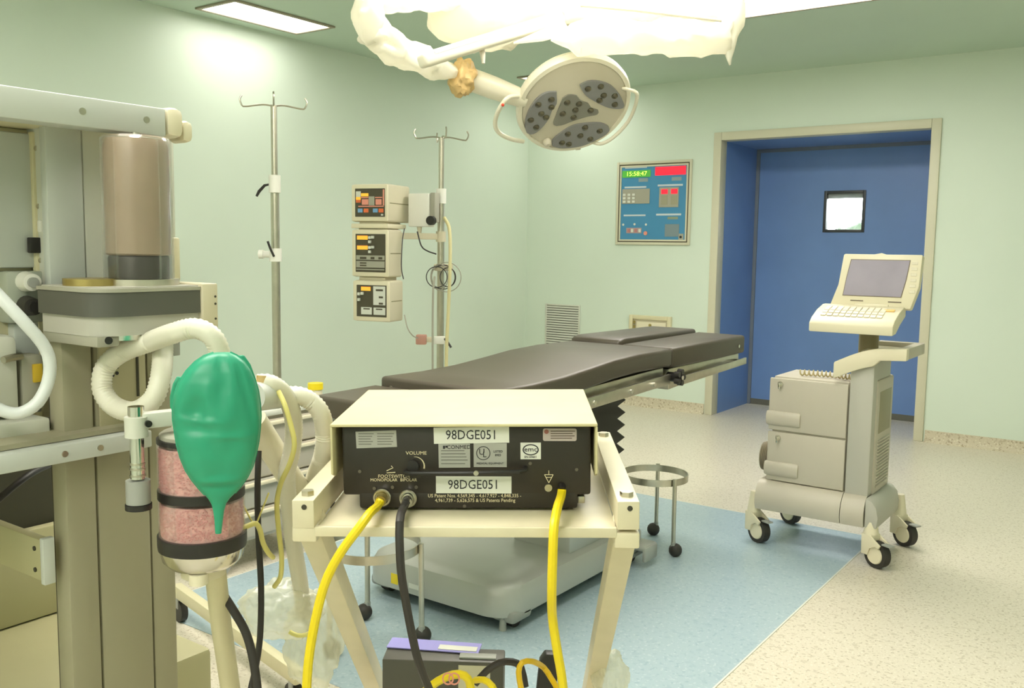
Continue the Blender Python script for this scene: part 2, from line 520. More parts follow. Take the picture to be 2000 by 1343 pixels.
ceiling_light(0.7, 1.01, 0.6, 1.32, 'lit narrow ceiling light panel on the open side of the room')
ceiling_light(0.7, 1.01, 3.45, 4.17, 'lit narrow ceiling light panel between two others on the open side')

# ---------------------------------------------------------------- wall control panel
px0, px1, pz0, pz1 = -3.965, -3.268, 1.39, 2.09
cp = thing('wall_control_panel', 'blue wall control panel with a clock and red displays', 'control panel', ((px0 + px1) / 2, YB, (pz0 + pz1) / 2))
w, h = (px1 - px0) / 2, (pz1 - pz0) / 2
def ring(g, a, b, t, y0, y1, bev=0.0):
    g.box(-a, -a + t, y0, y1, -b, b, bev).box(a - t, a, y0, y1, -b, b, bev)
    g.box(-a + t, a - t, y0, y1, b - t, b, bev).box(-a + t, a - t, y0, y1, -b, -b + t, bev)
    return g
ring(G(), w, h, 0.022, -0.016, -0.0005, 0.003).obj('outer_frame', frame_m, cp)
ring(G(), w - 0.022, h - 0.022, 0.009, -0.012, -0.0005).obj('gasket', mat('dark_brown_gasket', (0.06, 0.045, 0.02), 0.5), cp)
ring(G(), w - 0.031, h - 0.031, 0.014, -0.014, -0.0005).obj('inner_frame', frame_m, cp)
G().box(-w + 0.045, w - 0.045, -0.009, -0.0005, -h + 0.045, h - 0.045).obj('face', bluel, cp, smooth=0)
def pp(zx, zy):   # panel drawing units -> local x, z
    return (-w + (zx - 105) / 1020 * 2 * w, -h + (1265 - zy) / 1150 * 2 * h)
def prect(name, m, x0, y0, x1, y1, d=0.004, parent=None, y=-0.009):
    a = pp(x0, y1); b = pp(x1, y0)
    return G().box(a[0], b[0], y - d, y, a[1], b[1], 0.0008).obj(name, m, parent or cp, smooth=0)
dsp = prect('clock_display', led_g, 180, 235, 575, 330)
c = pp(380, 284)
text('15:58:47', 0.052, led_gd, dsp, (c[0], -0.0135, c[1]), name='digits', sx=1.12)
prect('alarm_display', led_r, 637, 200, 1045, 315)
labwhite = mat('pale_blue_print', (0.55, 0.62, 0.66), 0.6)
for a in ((215, 185, 520, 205), (675, 160, 1005, 182), (215, 455, 520, 478), (675, 440, 1010, 465), (212, 845, 520, 868), (665, 836, 1000, 862)):
    prect('heading_strip', labwhite, *a, d=0.0015)
kp = prect('keypad', greyface, 185, 490, 570, 695)
for i in range(3):
    for j in range(3):
        c = pp(218 + 65 * i, 570 + 48 * j)
        G().box(c[0] - 0.013, c[0] + 0.013, -0.016, -0.0128, c[1] - 0.010, c[1] + 0.010, 0.0015).obj('key', paper, kp)
for x in (410, 860):
    prect('label_block', mat('grey_blue_label', (0.25, 0.32, 0.34), 0.5), x, 345, x + 130, 395, d=0.0015)
db = prect('gas_alarm_block', greyface, 700, 480, 960, 750)
for x in (730, 860):
    prect('small_red_display', led_r, x, 505, x + 85, 570, d=0.003, parent=db, y=-0.013)
    prect('button_column', mat('olive_button', (0.33, 0.32, 0.22), 0.5), x, 590, x + 85, 715, d=0.002, parent=db, y=-0.013)
for x, z, mm in ((210, 985, paper), (370, 980, paper), (530, 985, paper)):
    c = pp(x, z)
    G().cyl((c[0], -0.012, c[1]), (c[0], -0.009, c[1]), 0.010, n=12).obj('lamp_dot', mm, cp)
prect('switch_strip', mat('dusty_pink_print', (0.42, 0.30, 0.30), 0.5), 255, 1030, 470, 1105, d=0.002)
for i, x in enumerate((275, 325, 375, 430)):
    prect('switch', paper if i % 2 else mat('dusty_red_switch', (0.5, 0.2, 0.2), 0.5), x, 1045, x + 32, 1092, d=0.004, y=-0.011)
c = pp(528, 1105)
G().cyl((c[0], -0.016, c[1]), (c[0], -0.009, c[1]), 0.017, n=16).obj('red_knob', salmon, cp)
prect('loudspeaker_grille', mat('slate_grille', (0.20, 0.26, 0.28), 0.6), 790, 980, 980, 1150, d=0.003)
prect('badge', mat('olive_badge', (0.25, 0.30, 0.20), 0.5), 820, 880, 960, 915, d=0.0015)
lk = prect('lock_plate', greyface, 975, 1110, 1040, 1195, d=0.003)
c = pp(1006, 1155)
G().cyl((c[0], -0.017, c[1]), (c[0], -0.012, c[1]), 0.010, n=14).obj('lock', ink, lk)

# ---------------------------------------------------------------- vent grille and socket box on the back wall
vt = thing('vent_grille', 'white louvred vent grille low on the back wall', 'vent', (-4.497, YB, 0.61))
ring(G(), 0.185, 0.235, 0.014, -0.014, -0.0005, 0.003).obj('frame', offw, vt)
G().box(-0.172, 0.172, -0.003, -0.0006, -0.222, 0.222).obj('backing', mat('dark_vent_void', (0.10, 0.10, 0.075), 0.8), vt, smooth=0)
for i in range(20):
    z = -0.209 + i * 0.022
    G().box(-0.171, 0.171, -0.0085, 0.0085, -0.0012, 0.0012, M=Matrix.Translation((0, -0.0085, z)) @ Matrix.Rotation(R(58), 4, 'X')).obj('slat', offw, vt, smooth=0)
sb = thing('wall_socket_box', 'cream wall box with a flap behind the foot end of the operating table', 'wall box', (-3.605, YB, 0.64))
ring(G(), 0.198, 0.15, 0.035, -0.03, -0.0005, 0.004).obj('frame', cream, sb)
G().box(-0.163, 0.163, -0.014, -0.0005, -0.115, 0.115).obj('back_plate', beige, sb, smooth=0)
G().box(-0.13, 0.15, -0.024, -0.014, -0.11, 0.095, 0.003).obj('flap', ivory, sb)
for z in (0.09, 0.05, 0.0):
    G().cyl((-0.145, -0.03, z - 0.012), (-0.145, -0.03, z + 0.012), 0.010, n=10).obj('hinge', brass, sb)
G().cyl((0.005, -0.034, 0.07), (0.005, -0.024, 0.07), 0.012, n=12).obj('catch', brass, sb)

# ================================================================ OPERATING TABLE
ot = thing('operating_table', 'operating table with dark padded sections on a grey wheeled base', 'operating table', (-2.15, 3.05, 0))
def skew(g, k=0.035):
    for v in g.bm.verts: v.co.x += k * (v.co.y - 3.2)
    return g
TX0, TX1 = -2.175, -1.675
def pad(name, x0, x1, top, th, mt=matt_m, bev=0.014):
    out = [(y, z) for y, z in top] + [(y, z - th) for y, z in reversed(top)]
    g = G().prism(out, x0, x1, 'x', bev, seg=3)
    return skew(g).obj(name, mt, ot, world=True, smooth=40)
pad('head_pad', TX0 - 0.02, TX1 - 0.03, [(2.02, 0.868), (2.30, 0.872)], 0.07)
main = pad('torso_pad', TX0, TX1, [(2.30, 0.903), (2.50, 0.902), (2.68, 0.908), (2.85, 0.922), (3.02, 0.938), (3.2, 0.945), (3.47, 0.944)], 0.075)
xm = (TX0 + TX1) / 2 - 0.0
lp = pad('leg_pad', TX0, xm - 0.002, [(3.47, 0.957), (3.52, 0.968), (4.2, 0.966)], 0.085)
rp = pad('leg_pad', xm + 0.002, TX1, [(3.475, 0.945), (4.2, 0.952)], 0.085)
skew(G().cyl((TX1 + 0.001, 4.12, 0.905), (TX1 + 0.006, 4.12, 0.905), 0.008, n=10)).obj('press_stud', chrome, rp, world=True)
skew(G().cyl((TX0 + 0.06, 2.298, 0.868), (TX0 + 0.06, 2.292, 0.868), 0.008, n=10)).obj('press_stud', chrome, main, world=True)
# frame under the pads
skew(G().prism([(2.03, 0.79), (2.30, 0.79), (2.30, 0.755), (2.03, 0.765)], TX0 + 0.03, TX1 - 0.06, 'x', 0.004)).obj('head_plate', steel, ot, world=True)
skew(G().prism([(2.34, 0.822), (3.46, 0.864), (3.46, 0.79), (2.34, 0.752)], TX0 + 0.04, TX1 - 0.035, 'x', 0.004)).obj('seat_frame', steel, ot, world=True)
skew(G().prism([(3.50, 0.855), (4.2, 0.862), (4.2, 0.815), (3.50, 0.765)], TX0 + 0.04, TX1 - 0.03, 'x', 0.004)).obj('leg_frame', steel, ot, world=True)
for sx in (-1, 1):
    X = TX1 + 0.004 if sx > 0 else TX0 - 0.004
    rl = skew(G().prism([(2.42, 0.800), (3.44, 0.842), (3.44, 0.800), (2.42, 0.757)], X - 0.006, X + 0.006, 'x', 0.002)).obj('side_rail', steel, ot, world=True)
    for y in (2.6, 2.86, 3.12, 3.30):
        z = 0.778 + (y - 2.42) * 0.0416
        skew(G().cyl((X, y, z), (X + sx * 0.012, y, z), 0.009, n=12)).obj('rail_bolt', chrome, rl, world=True)
        skew(G().cyl((X, y, z), (X - sx * 0.055, y, z), 0.010, n=12)).obj('rail_spacer', steel, rl, world=True)
    r2 = skew(G().prism([(3.55, 0.822), (4.2, 0.845), (4.2, 0.815), (3.55, 0.785)], X - 0.006, X + 0.006, 'x', 0.002)).obj('side_rail', steel, ot, world=True)
    for y in (3.62, 4.15):
        z = 0.804 + (y - 3.55) * 0.04
        skew(G().cyl((X, y, z), (X - sx * 0.05, y, z), 0.012, n=12)).obj('rail_spacer', chrome, r2, world=True)
    kn = G()
    kx = X + sx * 0.012
    kn.cyl((X - sx * 0.03, 3.485, 0.825), (kx + sx * 0.01, 3.485, 0.825), 0.020, n=14)
    for i in range(5):
        a = 2 * PI * i / 5
        kn.cyl((kx, 3.485 + 0.024 * math.cos(a), 0.825 + 0.024 * math.sin(a)), (kx + sx * 0.022, 3.485 + 0.024 * math.cos(a), 0.825 + 0.024 * math.sin(a)), 0.012, n=10)
    k_ = skew(kn).obj('locking_knob', black, ot, world=True)
    skew(G().cyl((kx + sx * 0.022, 3.485, 0.825), (kx + sx * 0.026, 3.485, 0.825), 0.009, n=12)).obj('knob_cap', chrome, k_, world=True)
# bellows column
CX, CY = -1.935, 3.17
g = G()
hw = 0.115
prof = []
zs = 0.76
b = bmesh.new(); rings = []
for i in range(11):
    e = 0.024 if i % 2 else 0.0
    o_ = rrect(CX - hw - 0.02 - e, CX + hw + e, CY - hw - 0.03 - e, CY + hw + 0.03 + e, 0.03)
    rings.append([b.verts.new((p[0], p[1], zs - i * 0.026)) for p in o_])
for k in range(10):
    n_ = len(rings[0])
    for i in range(n_):
        j = (i + 1) % n_
        b.faces.new((rings[k][i], rings[k][j], rings[k + 1][j], rings[k + 1][i]))
g.merge(b).obj('bellows_gaiter', rubber, ot, world=True, smooth=120)
G().box(CX - hw, CX + hw - 0.02, CY - hw, CY + hw, 0.17, 0.52, 0.02).obj('column', steel, ot, world=True)
G().box(CX - 0.165, CX + 0.105, CY - 0.21, CY + 0.2, 0.165, 0.29, 0.012).obj('column_plinth', alum, ot, world=True)
# base: chamfered casting
bx0, bx1, by0, by1 = -2.50, -1.795, 2.50, 3.57
outl = rrect(bx0, bx1, by0, by1, 0.11, 6)
b = bmesh.new(); rings = []
for s_, z in ((0.0, 0.055), (0.0, 0.13), (0.012, 0.158), (0.04, 0.172), (0.09, 0.178)):
    cx_, cy_ = (bx0 + bx1) / 2, (by0 + by1) / 2
    rings.append([b.verts.new((p[0] - math.copysign(min(s_, abs(p[0] - cx_)), p[0] - cx_), p[1] - math.copysign(min(s_, abs(p[1] - cy_)), p[1] - cy_), z)) for p in outl])
n_ = len(outl)
for k in range(4):
    for i in range(n_):
        j = (i + 1) % n_
        b.faces.new((rings[k][i], rings[k][j], rings[k + 1][j], rings[k + 1][i]))
b.faces.new(rings[0][::-1]); b.faces.new(rings[-1])
bs = G().merge(b).obj('base_cover', alum, ot, world=True, smooth=40)
G().box(bx0 + 0.06, bx1 - 0.06, by0 + 0.08, by1 - 0.05, 0.025, 0.056).obj('undertray', black, ot, world=True)
for (x, y) in ((bx0 + 0.07, by0 + 0.09), (bx1 - 0.05, by0 + 0.10), (bx0 + 0.07, by1 - 0.09), (bx1 - 0.05, by1 - 0.10)):
    G().box(x - 0.05, x + 0.05, y - 0.06, y + 0.06, 0.03, 0.075, 0.015).obj('castor_hood', greypl, ot, world=True)
    cw = G().cyl((x - 0.02, y, 0.035), (x + 0.02, y, 0.035), 0.034, n=20).obj('castor_wheel', rubber, ot, world=True)
G().cyl((bx1 - 0.05, by0 + 0.045, 0.003), (bx1 - 0.05, by0 + 0.045, 0.056), 0.014, 0.011, n=12).obj('levelling_foot', greypl, ot, world=True)
lb = G().box(bx0 + 0.16, bx0 + 0.195, by0 - 0.0012, by0 + 0.003, 0.075, 0.115).obj('yellow_sticker', yellow_m, ot, world=True)
G().box(bx0 + 0.25, bx0 + 0.32, by0 - 0.0012, by0 + 0.003, 0.078, 0.096).obj('white_sticker', paper, ot, world=True)
# brake pedal at the far corner
g = G().box(bx1 - 0.02, bx1 + 0.06, by1 - 0.16, by1 - 0.05, 0.075, 0.10, 0.01)
g.box(bx1 + 0.045, bx1 + 0.065, by1 - 0.16, by1 - 0.05, 0.03, 0.095, 0.008)
g.obj('brake_pedal', alum, ot, world=True)

# ================================================================ KICK BUCKET STANDS
def ring_stand(cx, cy, r, zt, angs, label):
    t_ = thing('bucket_stand', label, 'bucket stand', (cx, cy, 0), group='ring bucket stands without buckets')
    g = G()
    n = 40
    b = bmesh.new()
    for k in range(n):
        a0, a1 = 2 * PI * k / n, 2 * PI * (k + 1) / n
        c4 = []
        for (rr, z) in ((r, zt - 0.03), (r, zt), (r - 0.004, zt), (r - 0.004, zt - 0.03)):
            c4.append(((rr * math.cos(a0), rr * math.sin(a0), z), (rr * math.cos(a1), rr * math.sin(a1), z)))
        for i in range(4):
            p, q = c4[i], c4[(i + 1) % 4]
            b.faces.new([b.verts.new(v) for v in (p[0], p[1], q[1], q[0])])
    bmesh.ops.remove_doubles(b, verts=b.verts[:], dist=1e-5)
    g.merge(b).obj('ring', steel, t_)
    for a in angs:
        a = R(a)
        d = Vector((math.cos(a), math.sin(a), 0)); tn = Vector((-d.y, d.x, 0))
        top = d * (r + 0.008) + Vector((0, 0, zt + 0.004)); bot = d * (r + 0.012) + Vector((0, 0, 0.062))
        lg = G().cyl(bot, top, 0.0095, n=10).obj('leg', steel, t_)
        p = d * (r + 0.012) + Vector((0, 0, 0.03))
        cst = G().sphere(p + tn * 0.012, 0.030, u=14, v=9).obj('castor', rubber, t_)
        G().box(p.x - 0.009, p.x + 0.009, p.y - 0.009, p.y + 0.009, 0.045, 0.068, 0.003).obj('castor_stem', greypl, cst)
    return t_
RS1 = (-2.1583, 2.2121, 0.3350)
RS2 = (-1.8555, 3.7216, 0.3300)
ring_stand(RS1[0], RS1[1], 0.165, 0.35, (24, 140, 262), 'steel ring bucket stand on castors under the near side of the trolley')
ring_stand(RS2[0], RS2[1], 0.15, 0.345, (-30, 112, 232), 'steel ring bucket stand on castors between the table base and the console')

# ================================================================ CONSOLE TROLLEY
ct = thing('console_trolley', 'beige medical console on wheels with a tilting screen and keyboard', 'medical console', (-1.23, 4.26, 0))
bx0, bx1, by0, by1 = -1.475, -1.02, 4.10, 4.40
xs = -1.118                                              # split between doors and column
# bumper base in three sections
def bumper_x(x0, x1):
    o_ = [(by0 - 0.045, 0.165), (by0 - 0.055, 0.195), (by0 - 0.054, 0.225), (by0 - 0.044, 0.255), (by0 - 0.026, 0.280), (by0 - 0.004, 0.295),
          (by1 + 0.01, 0.295), (by1 + 0.035, 0.27), (by1 + 0.04, 0.22), (by1 + 0.035, 0.165)]
    return G().prism(o_, x0, x1, 'x')
bumper_x(bx0 - 0.03, xs - 0.003).obj('bumper', beige2, ct, world=True)
bumper_x(xs, bx1).obj('bumper', beige2, ct, world=True)
G().prism([(bx1 + 0.003, 0.165), (bx1 + 0.055, 0.165), (bx1 + 0.06, 0.215), (bx1 + 0.05, 0.26), (bx1 + 0.03, 0.285), (bx1 + 0.003, 0.295)], by0 - 0.045, by1 + 0.035, 'y', 0.008).obj('bumper', greyb, ct, world=True)
# cabinet
G().box(bx0 + 0.012, xs - 0.004, by0 + 0.012, by1, 0.29, 0.785, 0.012).obj('cabinet_body', beige2, ct, world=True)
for z0, z1 in ((0.30, 0.527), (0.535, 0.775)):
    d_ = G().box(bx0, xs - 0.006, by0 - 0.002, by0 + 0.012, z0, z1, 0.005).obj('cabinet_door', beige2, ct, world=True)
    g = G().lathe([(0.001, -0.078), (0.030, -0.078), (0.034, -0.07), (0.034, 0.07), (0.030, 0.078), (0.001, 0.078)], n=20,
                  M=Matrix.Translation((bx0 + 0.07, by0 + 0.008, z0 + 0.055)) @ Matrix.Rotation(R(90), 4, 'Y'))
    for v in g.bm.verts: v.co.y = min(by0 + 0.006, by0 - 0.001 + (v.co.y - by0 - 0.008) * 0.45)
    g.obj('door_pull', beige2, d_, world=True)
    lk = G().cyl((bx0 + 0.05, by0 - 0.002, z1 - 0.025), (bx0 + 0.05, by0 - 0.010, z1 - 0.025), 0.012, n=14).obj('lock', chrome, d_, world=True)
    G().box(bx0 + 0.046, bx0 + 0.054, by0 - 0.025, by0 - 0.008, z1 - 0.045, z1 - 0.022, 0.001).obj('key', chrome, lk, world=True)
# column
g = G().prism([(xs, 0.29), (bx1 + 0.004, 0.29), (bx1 + 0.004, 0.90), (xs + 0.03, 0.90), (xs, 0.86)], by0 - 0.006, by1 - 0.02, 'y', 0.010)
g.obj('column', greyb, ct, world=True)
# vented side cover behind the column
sdv = G().box(bx1 - 0.03, bx1 + 0.012, by0 + 0.045, by1 + 0.01, 0.29, 0.80, 0.010).obj('side_cover', beige2, ct, world=True)
G().box(bx1 + 0.011, bx1 + 0.0135, by0 + 0.075, by1 - 0.03, 0.56, 0.745, 0.001).obj('side_recess', mat('dark_olive_panel', (0.30, 0.28, 0.18), 0.5), sdv, world=True)  # one even dark olive, used again for the handle tray
for i in range(15):
    z = 0.325 + i * 0.0145
    G().box(-0.004, 0.004, -0.1, 0.1, -0.0035, 0.0035, 0.001, M=Matrix.Translation((bx1 + 0.0135, (by0 + by1) / 2 + 0.02, z)) @ Matrix.Rotation(R(25), 4, 'Y')).obj('slat', beige2, sdv, world=True)
# arched handle frame
arc = []
for i in range(9):
    t = i / 8
    arc.append((-1.185 + 0.22 * t, 0.872 + 0.075 * math.sin(t * PI / 2)))
arc += [(-0.885, 0.952)]
low = [(x, z - (0.075 if x < -1.0 else 0.052)) for x, z in arc]
low[0] = (-1.185, 0.80)
g = G().prism(arc + low[::-1], by0 - 0.03, by0 + 0.01, 'y', 0.006)
g.obj('handle_front', ivory, ct, world=True)
G().box(-0.925, -0.885, by0 + 0.012, by1 - 0.03, 0.902, 0.952, 0.006).obj('handle_side', beige2, ct, world=True)
G().box(-1.08, -0.885, by1 - 0.03, by1 + 0.01, 0.902, 0.952, 0.006).obj('handle_back', beige2, ct, world=True)
G().box(-1.08, -0.925, by0 + 0.01, by1 - 0.03, 0.905, 0.93, 0.003).obj('handle_tray', mat('dark_olive_panel', (0.3, 0.28, 0.18)), ct, world=True)
# post, keyboard and screen
G().cyl((-1.085, by0 + 0.14, 0.9), (-1.085, by0 + 0.14, 1.03), 0.042, n=24).obj('post', mat('olive_brown_post', (0.24, 0.20, 0.11), 0.45), ct, world=True)
kx0, kx1 = -1.285, -0.935
kb = G().prism([(4.02, 1.005), (4.02, 1.045), (4.05, 1.068), (4.12, 1.098), (4.20, 1.118), (4.235, 1.118), (4.235, 1.075), (4.15, 1.045), (4.08, 1.01)], kx0, kx1, 'x', 0.006)
kbo = kb.obj('keyboard_deck', ivory, ct, world=True)
def deck_z(y):
    P_ = [(4.02, 1.045), (4.05, 1.068), (4.12, 1.098), (4.20, 1.118), (4.235, 1.118)]
    for (a, za), (c_, zc) in zip(P_, P_[1:]):
        if a <= y <= c_: return za + (zc - za) * (y - a) / (c_ - a)
    return P_[-1][1]
for j in range(4):
    y = 4.062 + j * 0.026
    for i in range(10):
        x = kx0 + 0.035 + i * 0.0262
        M_ = Matrix.Translation((x + 0.011, y + 0.011, deck_z(y + 0.011) + 0.0015)) @ Matrix.Rotation(R(23 if y > 4.05 else 35), 4, 'X')
        G().box(-0.011, 0.011, -0.011, 0.011, -0.001, 0.003, 0.001, 1, M=M_).obj('key', mat('pale_key', (0.70, 0.65, 0.50), 0.45), kbo, world=True, smooth=0)
M_ = Matrix.Translation((kx1 - 0.045, 4.135, deck_z(4.135) + 0.0015)) @ Matrix.Rotation(R(20), 4, 'X')
G().box(-0.022, 0.022, -0.009, 0.009, -0.001, 0.004, 0.001, M=M_).obj('orange_key', mat('pale_orange_key', (0.80, 0.50, 0.14), 0.45), kbo, world=True)
# screen: local frame, tilted back
SM = Matrix.Translation(((kx0 + kx1) / 2 + 0.052, 4.235, 1.105)) @ Matrix.Rotation(R(-12), 4, 'X')
sw, sh = 0.172, 0.240
out = [(-sw - 0.028, 0.0), (sw - 0.028, 0.0), (sw - 0.002, 0.10), (sw, sh), (0.02, sh), (0.0, sh + 0.006), (-0.03, sh), (-sw + 0.01, sh), (-sw, 0.10)]
scr = G().prism(out, -0.022, 0.022, 'y', 0.007, M=SM).obj('screen_shell', ivory, ct, world=True)
ins = [(-sw + 0.028, 0.052), (sw - 0.072, 0.052), (sw - 0.058, 0.130), (sw - 0.050, sh - 0.028), (-sw + 0.048, sh - 0.028), (-sw + 0.036, 0.130)]
G().prism([(x - 0.003 if x < 0 else x + 0.003, z + (0.003 if z > 0.14 else -0.003 if z < 0.1 else 0)) for x, z in ins], -0.0235, -0.0222, 'y', M=SM).obj('bezel', mat('brown_bezel', (0.16, 0.12, 0.07), 0.5), scr, world=True, smooth=0)
G().prism(ins, -0.0245, -0.0236, 'y', M=SM).obj('display', screen_m, scr, world=True, smooth=0)
for z in (0.07, 0.095, 0.12, 0.145, 0.17, 0.195):
    G().box(sw - 0.040, sw - 0.016, -0.0245, -0.0222, z, z + 0.013, 0.001, 1, M=SM).obj('soft_key', mat('pale_key', (0.7, 0.65, 0.5)), scr, world=True)
for x in (-0.11, 0.05):
    G().box(x, x + 0.055, -0.0235, -0.0222, 0.026, 0.031, M=SM).obj('slot', mat('brown_bezel', (0.16, 0.12, 0.07)), scr, world=True)
G().box(-0.09, 0.055, -0.03, 0.01, -0.012, 0.018, 0.006, M=SM).obj('hinge', ivory, ct, world=True)
# castors with hooded forks
def big_caster(x, y, sw_, brake):
    t_ = ct
    ax = Vector((math.cos(sw_), math.sin(sw_), 0)); fd = Vector((-ax.y, ax.x, 0))
    w_ = G().cyl(Vector((x, y, 0.058)) - ax * 0.018, Vector((x, y, 0.058)) + ax * 0.018, 0.057, n=32).obj('castor_wheel', rubber, t_, world=True)
    for s in (-1, 1):
        G().cyl(Vector((x, y, 0.058)) + ax * s * 0.0182, Vector((x, y, 0.058)) + ax * s * 0.023, 0.040, 0.037, n=28).obj('wheel_disc', ivory, w_, world=True)
    M_ = Matrix.Translation((x, y, 0)) @ Matrix.Rotation(sw_, 4, 'Z')
    hood = [(-0.030, 0.052), (-0.062, 0.052), (-0.064, 0.14), (-0.022, 0.14), (0.012, 0.122), (0.036, 0.108), (0.030, 0.094), (0.008, 0.098), (-0.018, 0.084)]
    for s in (-1, 1):
        G().prism([(-p[0], p[1]) for p in hood], s * 0.0235, s * 0.0255 + s * 0.006, 'x', 0.001, M=M_).obj('fork', ivory, w_, world=True)
    G().box(-0.03, 0.03, 0.012, 0.066, 0.112, 0.145, 0.008, M=M_).obj('fork_bridge', ivory, w_, world=True)
    G().cyl(M_ @ Vector((0, 0.04, 0.14)), M_ @ Vector((0, 0.04, 0.235)), 0.032, 0.018, n=20).obj('stem_cover', ivory, t_, world=True)
    if brake:
        G().box(-0.016, 0.016, -0.075, -0.03, 0.108, 0.116, 0.003, M=M_).obj('brake_lever', greypl, w_, world=True)
big_caster(-1.49, 4.08, R(62), True)
big_caster(-0.955, 4.06, R(62), True)
big_caster(-0.93, 4.45, R(60), True)
big_caster(-1.475, 4.47, R(62), False)
# coiled handset cord lying on the cabinet, spare lead on its side
cc = []
for i in range(150):
    t = i / 149
    a = t * 2 * PI * 13
    cc.append((-1.36 + 0.235 * t, 4.15 + 0.03 * math.sin(t * 3) + 0.013 * math.cos(a), 0.803 + 0.012 * math.sin(a)))
tag(G().tube(cc, 0.0035, 6).obj('coiled_cord', mat('straw_cord', (0.48, 0.40, 0.20), 0.5)), 'straw-coloured coiled cord lying on the console cabinet', 'cord')
sl = G()
for k in range(5):
    sl.tube([(bx0 - 0.018 - 0.008 * k, 4.20 + 0.045 * math.cos(a) * (1 + 0.05 * k), 0.385 + 0.075 * math.sin(a) * (1 - 0.04 * k)) for a in [2 * PI * i / 28 for i in range(28)]], 0.004, 6, closed=True)
tag(sl.obj('mains_lead', mat('grey_brown_lead', (0.24, 0.20, 0.13), 0.5)), 'grey-brown mains lead coiled on the side of the console', 'cable')

# ================================================================ DRIP POLES
def iv_pole(x, y, h, zc, rot, label, levers):
    t_ = thing('drip_pole', label, 'drip pole', (x, y, 0), (0, 0, rot), group='steel drip poles')
    G().cyl((0, 0, 0.08), (0, 0, zc), 0.021, n=18).obj('outer_tube', steel, t_)
    G().cyl((0, 0, zc - 0.02), (0, 0, h), 0.0155, n=18).obj('inner_tube', steel, t_)
    cl = G().cyl((0, 0, zc - 0.055), (0, 0, zc + 0.03), 0.029, n=18).obj('collar', white, t_)
    G().tube([(-0.028, 0, zc - 0.015), (-0.05, 0, zc - 0.02), (-0.075, -0.01, zc - 0.05), (-0.088, -0.012, zc - 0.075)], 0.006, 8, rad=[0.005, 0.007, 0.008, 0.006]).obj('lever', black, cl)
    for a in (0, 90, 180, 270):
        a = R(a + 15)
        d = Vector((math.cos(a), math.sin(a), 0))
        pts = spline([Vector((0, 0, h - 0.005)), d * 0.05 + Vector((0, 0, h)), d * 0.13 + Vector((0, 0, h - 0.012)), d * 0.15 + Vector((0, 0, h - 0.008)), d * 0.16 + Vector((0, 0, h + 0.02)), d * 0.15 + Vector((0, 0, h + 0.04))], 0.012)
        G().tube(pts, 0.0045, 8).obj('hook', steel, t_)
    for i in range(5):
        a = 2 * PI * i / 5
        d = Vector((math.cos(a), math.sin(a), 0))
        lg = G().tube([Vector((0, 0, 0.11)), d * 0.1 + Vector((0, 0, 0.1)), d * 0.26 + Vector((0, 0, 0.075))], 0.014, 8).obj('leg', steel, t_)
        p = d * 0.26 + Vector((0, 0, 0.03))
        G().cyl(p - Vector((-d.y, d.x, 0)) * 0.011, p + Vector((-d.y, d.x, 0)) * 0.011, 0.029, n=16).obj('castor_wheel', rubber, lg)
    for (z, s) in levers:
        c_ = G().cyl((0, 0, z - 0.035), (0, 0, z + 0.03), 0.031, n=18)
        c_.cyl((s * -0.075, 0, z), (0, 0, z), 0.017, n=14).cyl((s * -0.083, 0, z), (s * -0.06, 0, z), 0.022, n=14)
        c_ = c_.obj('clamp', white, t_)
        G().tube([(s * 0.0, -0.03, z - 0.01), (s * -0.015, -0.042, z + 0.03), (s * -0.026, -0.046, z + 0.065)], 0.006, 8).obj('lever', black, c_)
    return t_
P1 = (-3.6573, 3.0688, 1.3425)
P2 = (-3.5064, 4.1676, 1.3546)
iv_pole(P1[0], P1[1], 2.03, 1.66, R(35), 'empty steel drip pole standing behind the green bag', [(1.30, 1)])
iv_pole(P2[0], P2[1], 1.98, 1.655, R(35), 'steel drip pole carrying the stacked monitors', [])

# ================================================================ MONITORS ON THE SECOND POLE
MR = R(14)
MD = 5.2
def monitor(c, w, h, d, label):
    """front bottom centre at c; local -y faces forward."""
    t_ = thing('patient_monitor', label, 'monitor', c, (0, 0, MR), group='stacked patient monitors')
    w2 = w / 2
    G().box(-w2, w2, 0.012, d, 0, h, 0.012, 3).obj('case', beige, t_)
    G().box(-w2 + 0.0, w2 - 0.0, 0.0, 0.02, 0.003, h - 0.003, 0.008, 2).obj('bezel', ivory, t_)
    G().box(w2 - 0.0005, w2 + 0.001, 0.03, d - 0.02, h * 0.5 - 0.003, h * 0.5 + 0.003).obj('case_seam', mat('olive_seam', (0.26, 0.24, 0.13), 0.5), t_)
    f = G().box(-w2 + 0.026, w2 - 0.014, -0.003, 0.004, 0.028, h - 0.026, 0.002).obj('face_plate', brownface, t_, smooth=0)
    return t_, f
def face_item(f, w, h, u0, v0, u1, v1, m, name, y=-0.003, d=0.003):
    x0, x1 = -w / 2 + 0.026, w / 2 - 0.014
    z0, z1 = 0.028, h - 0.026
    return G().box(x0 + (x1 - x0) * u0, x0 + (x1 - x0) * u1, y - d, y, z0 + (z1 - z0) * (1 - v1), z0 + (z1 - z0) * (1 - v0), 0.0008, 1).obj(name, m, f, smooth=0)
mw = 0.232
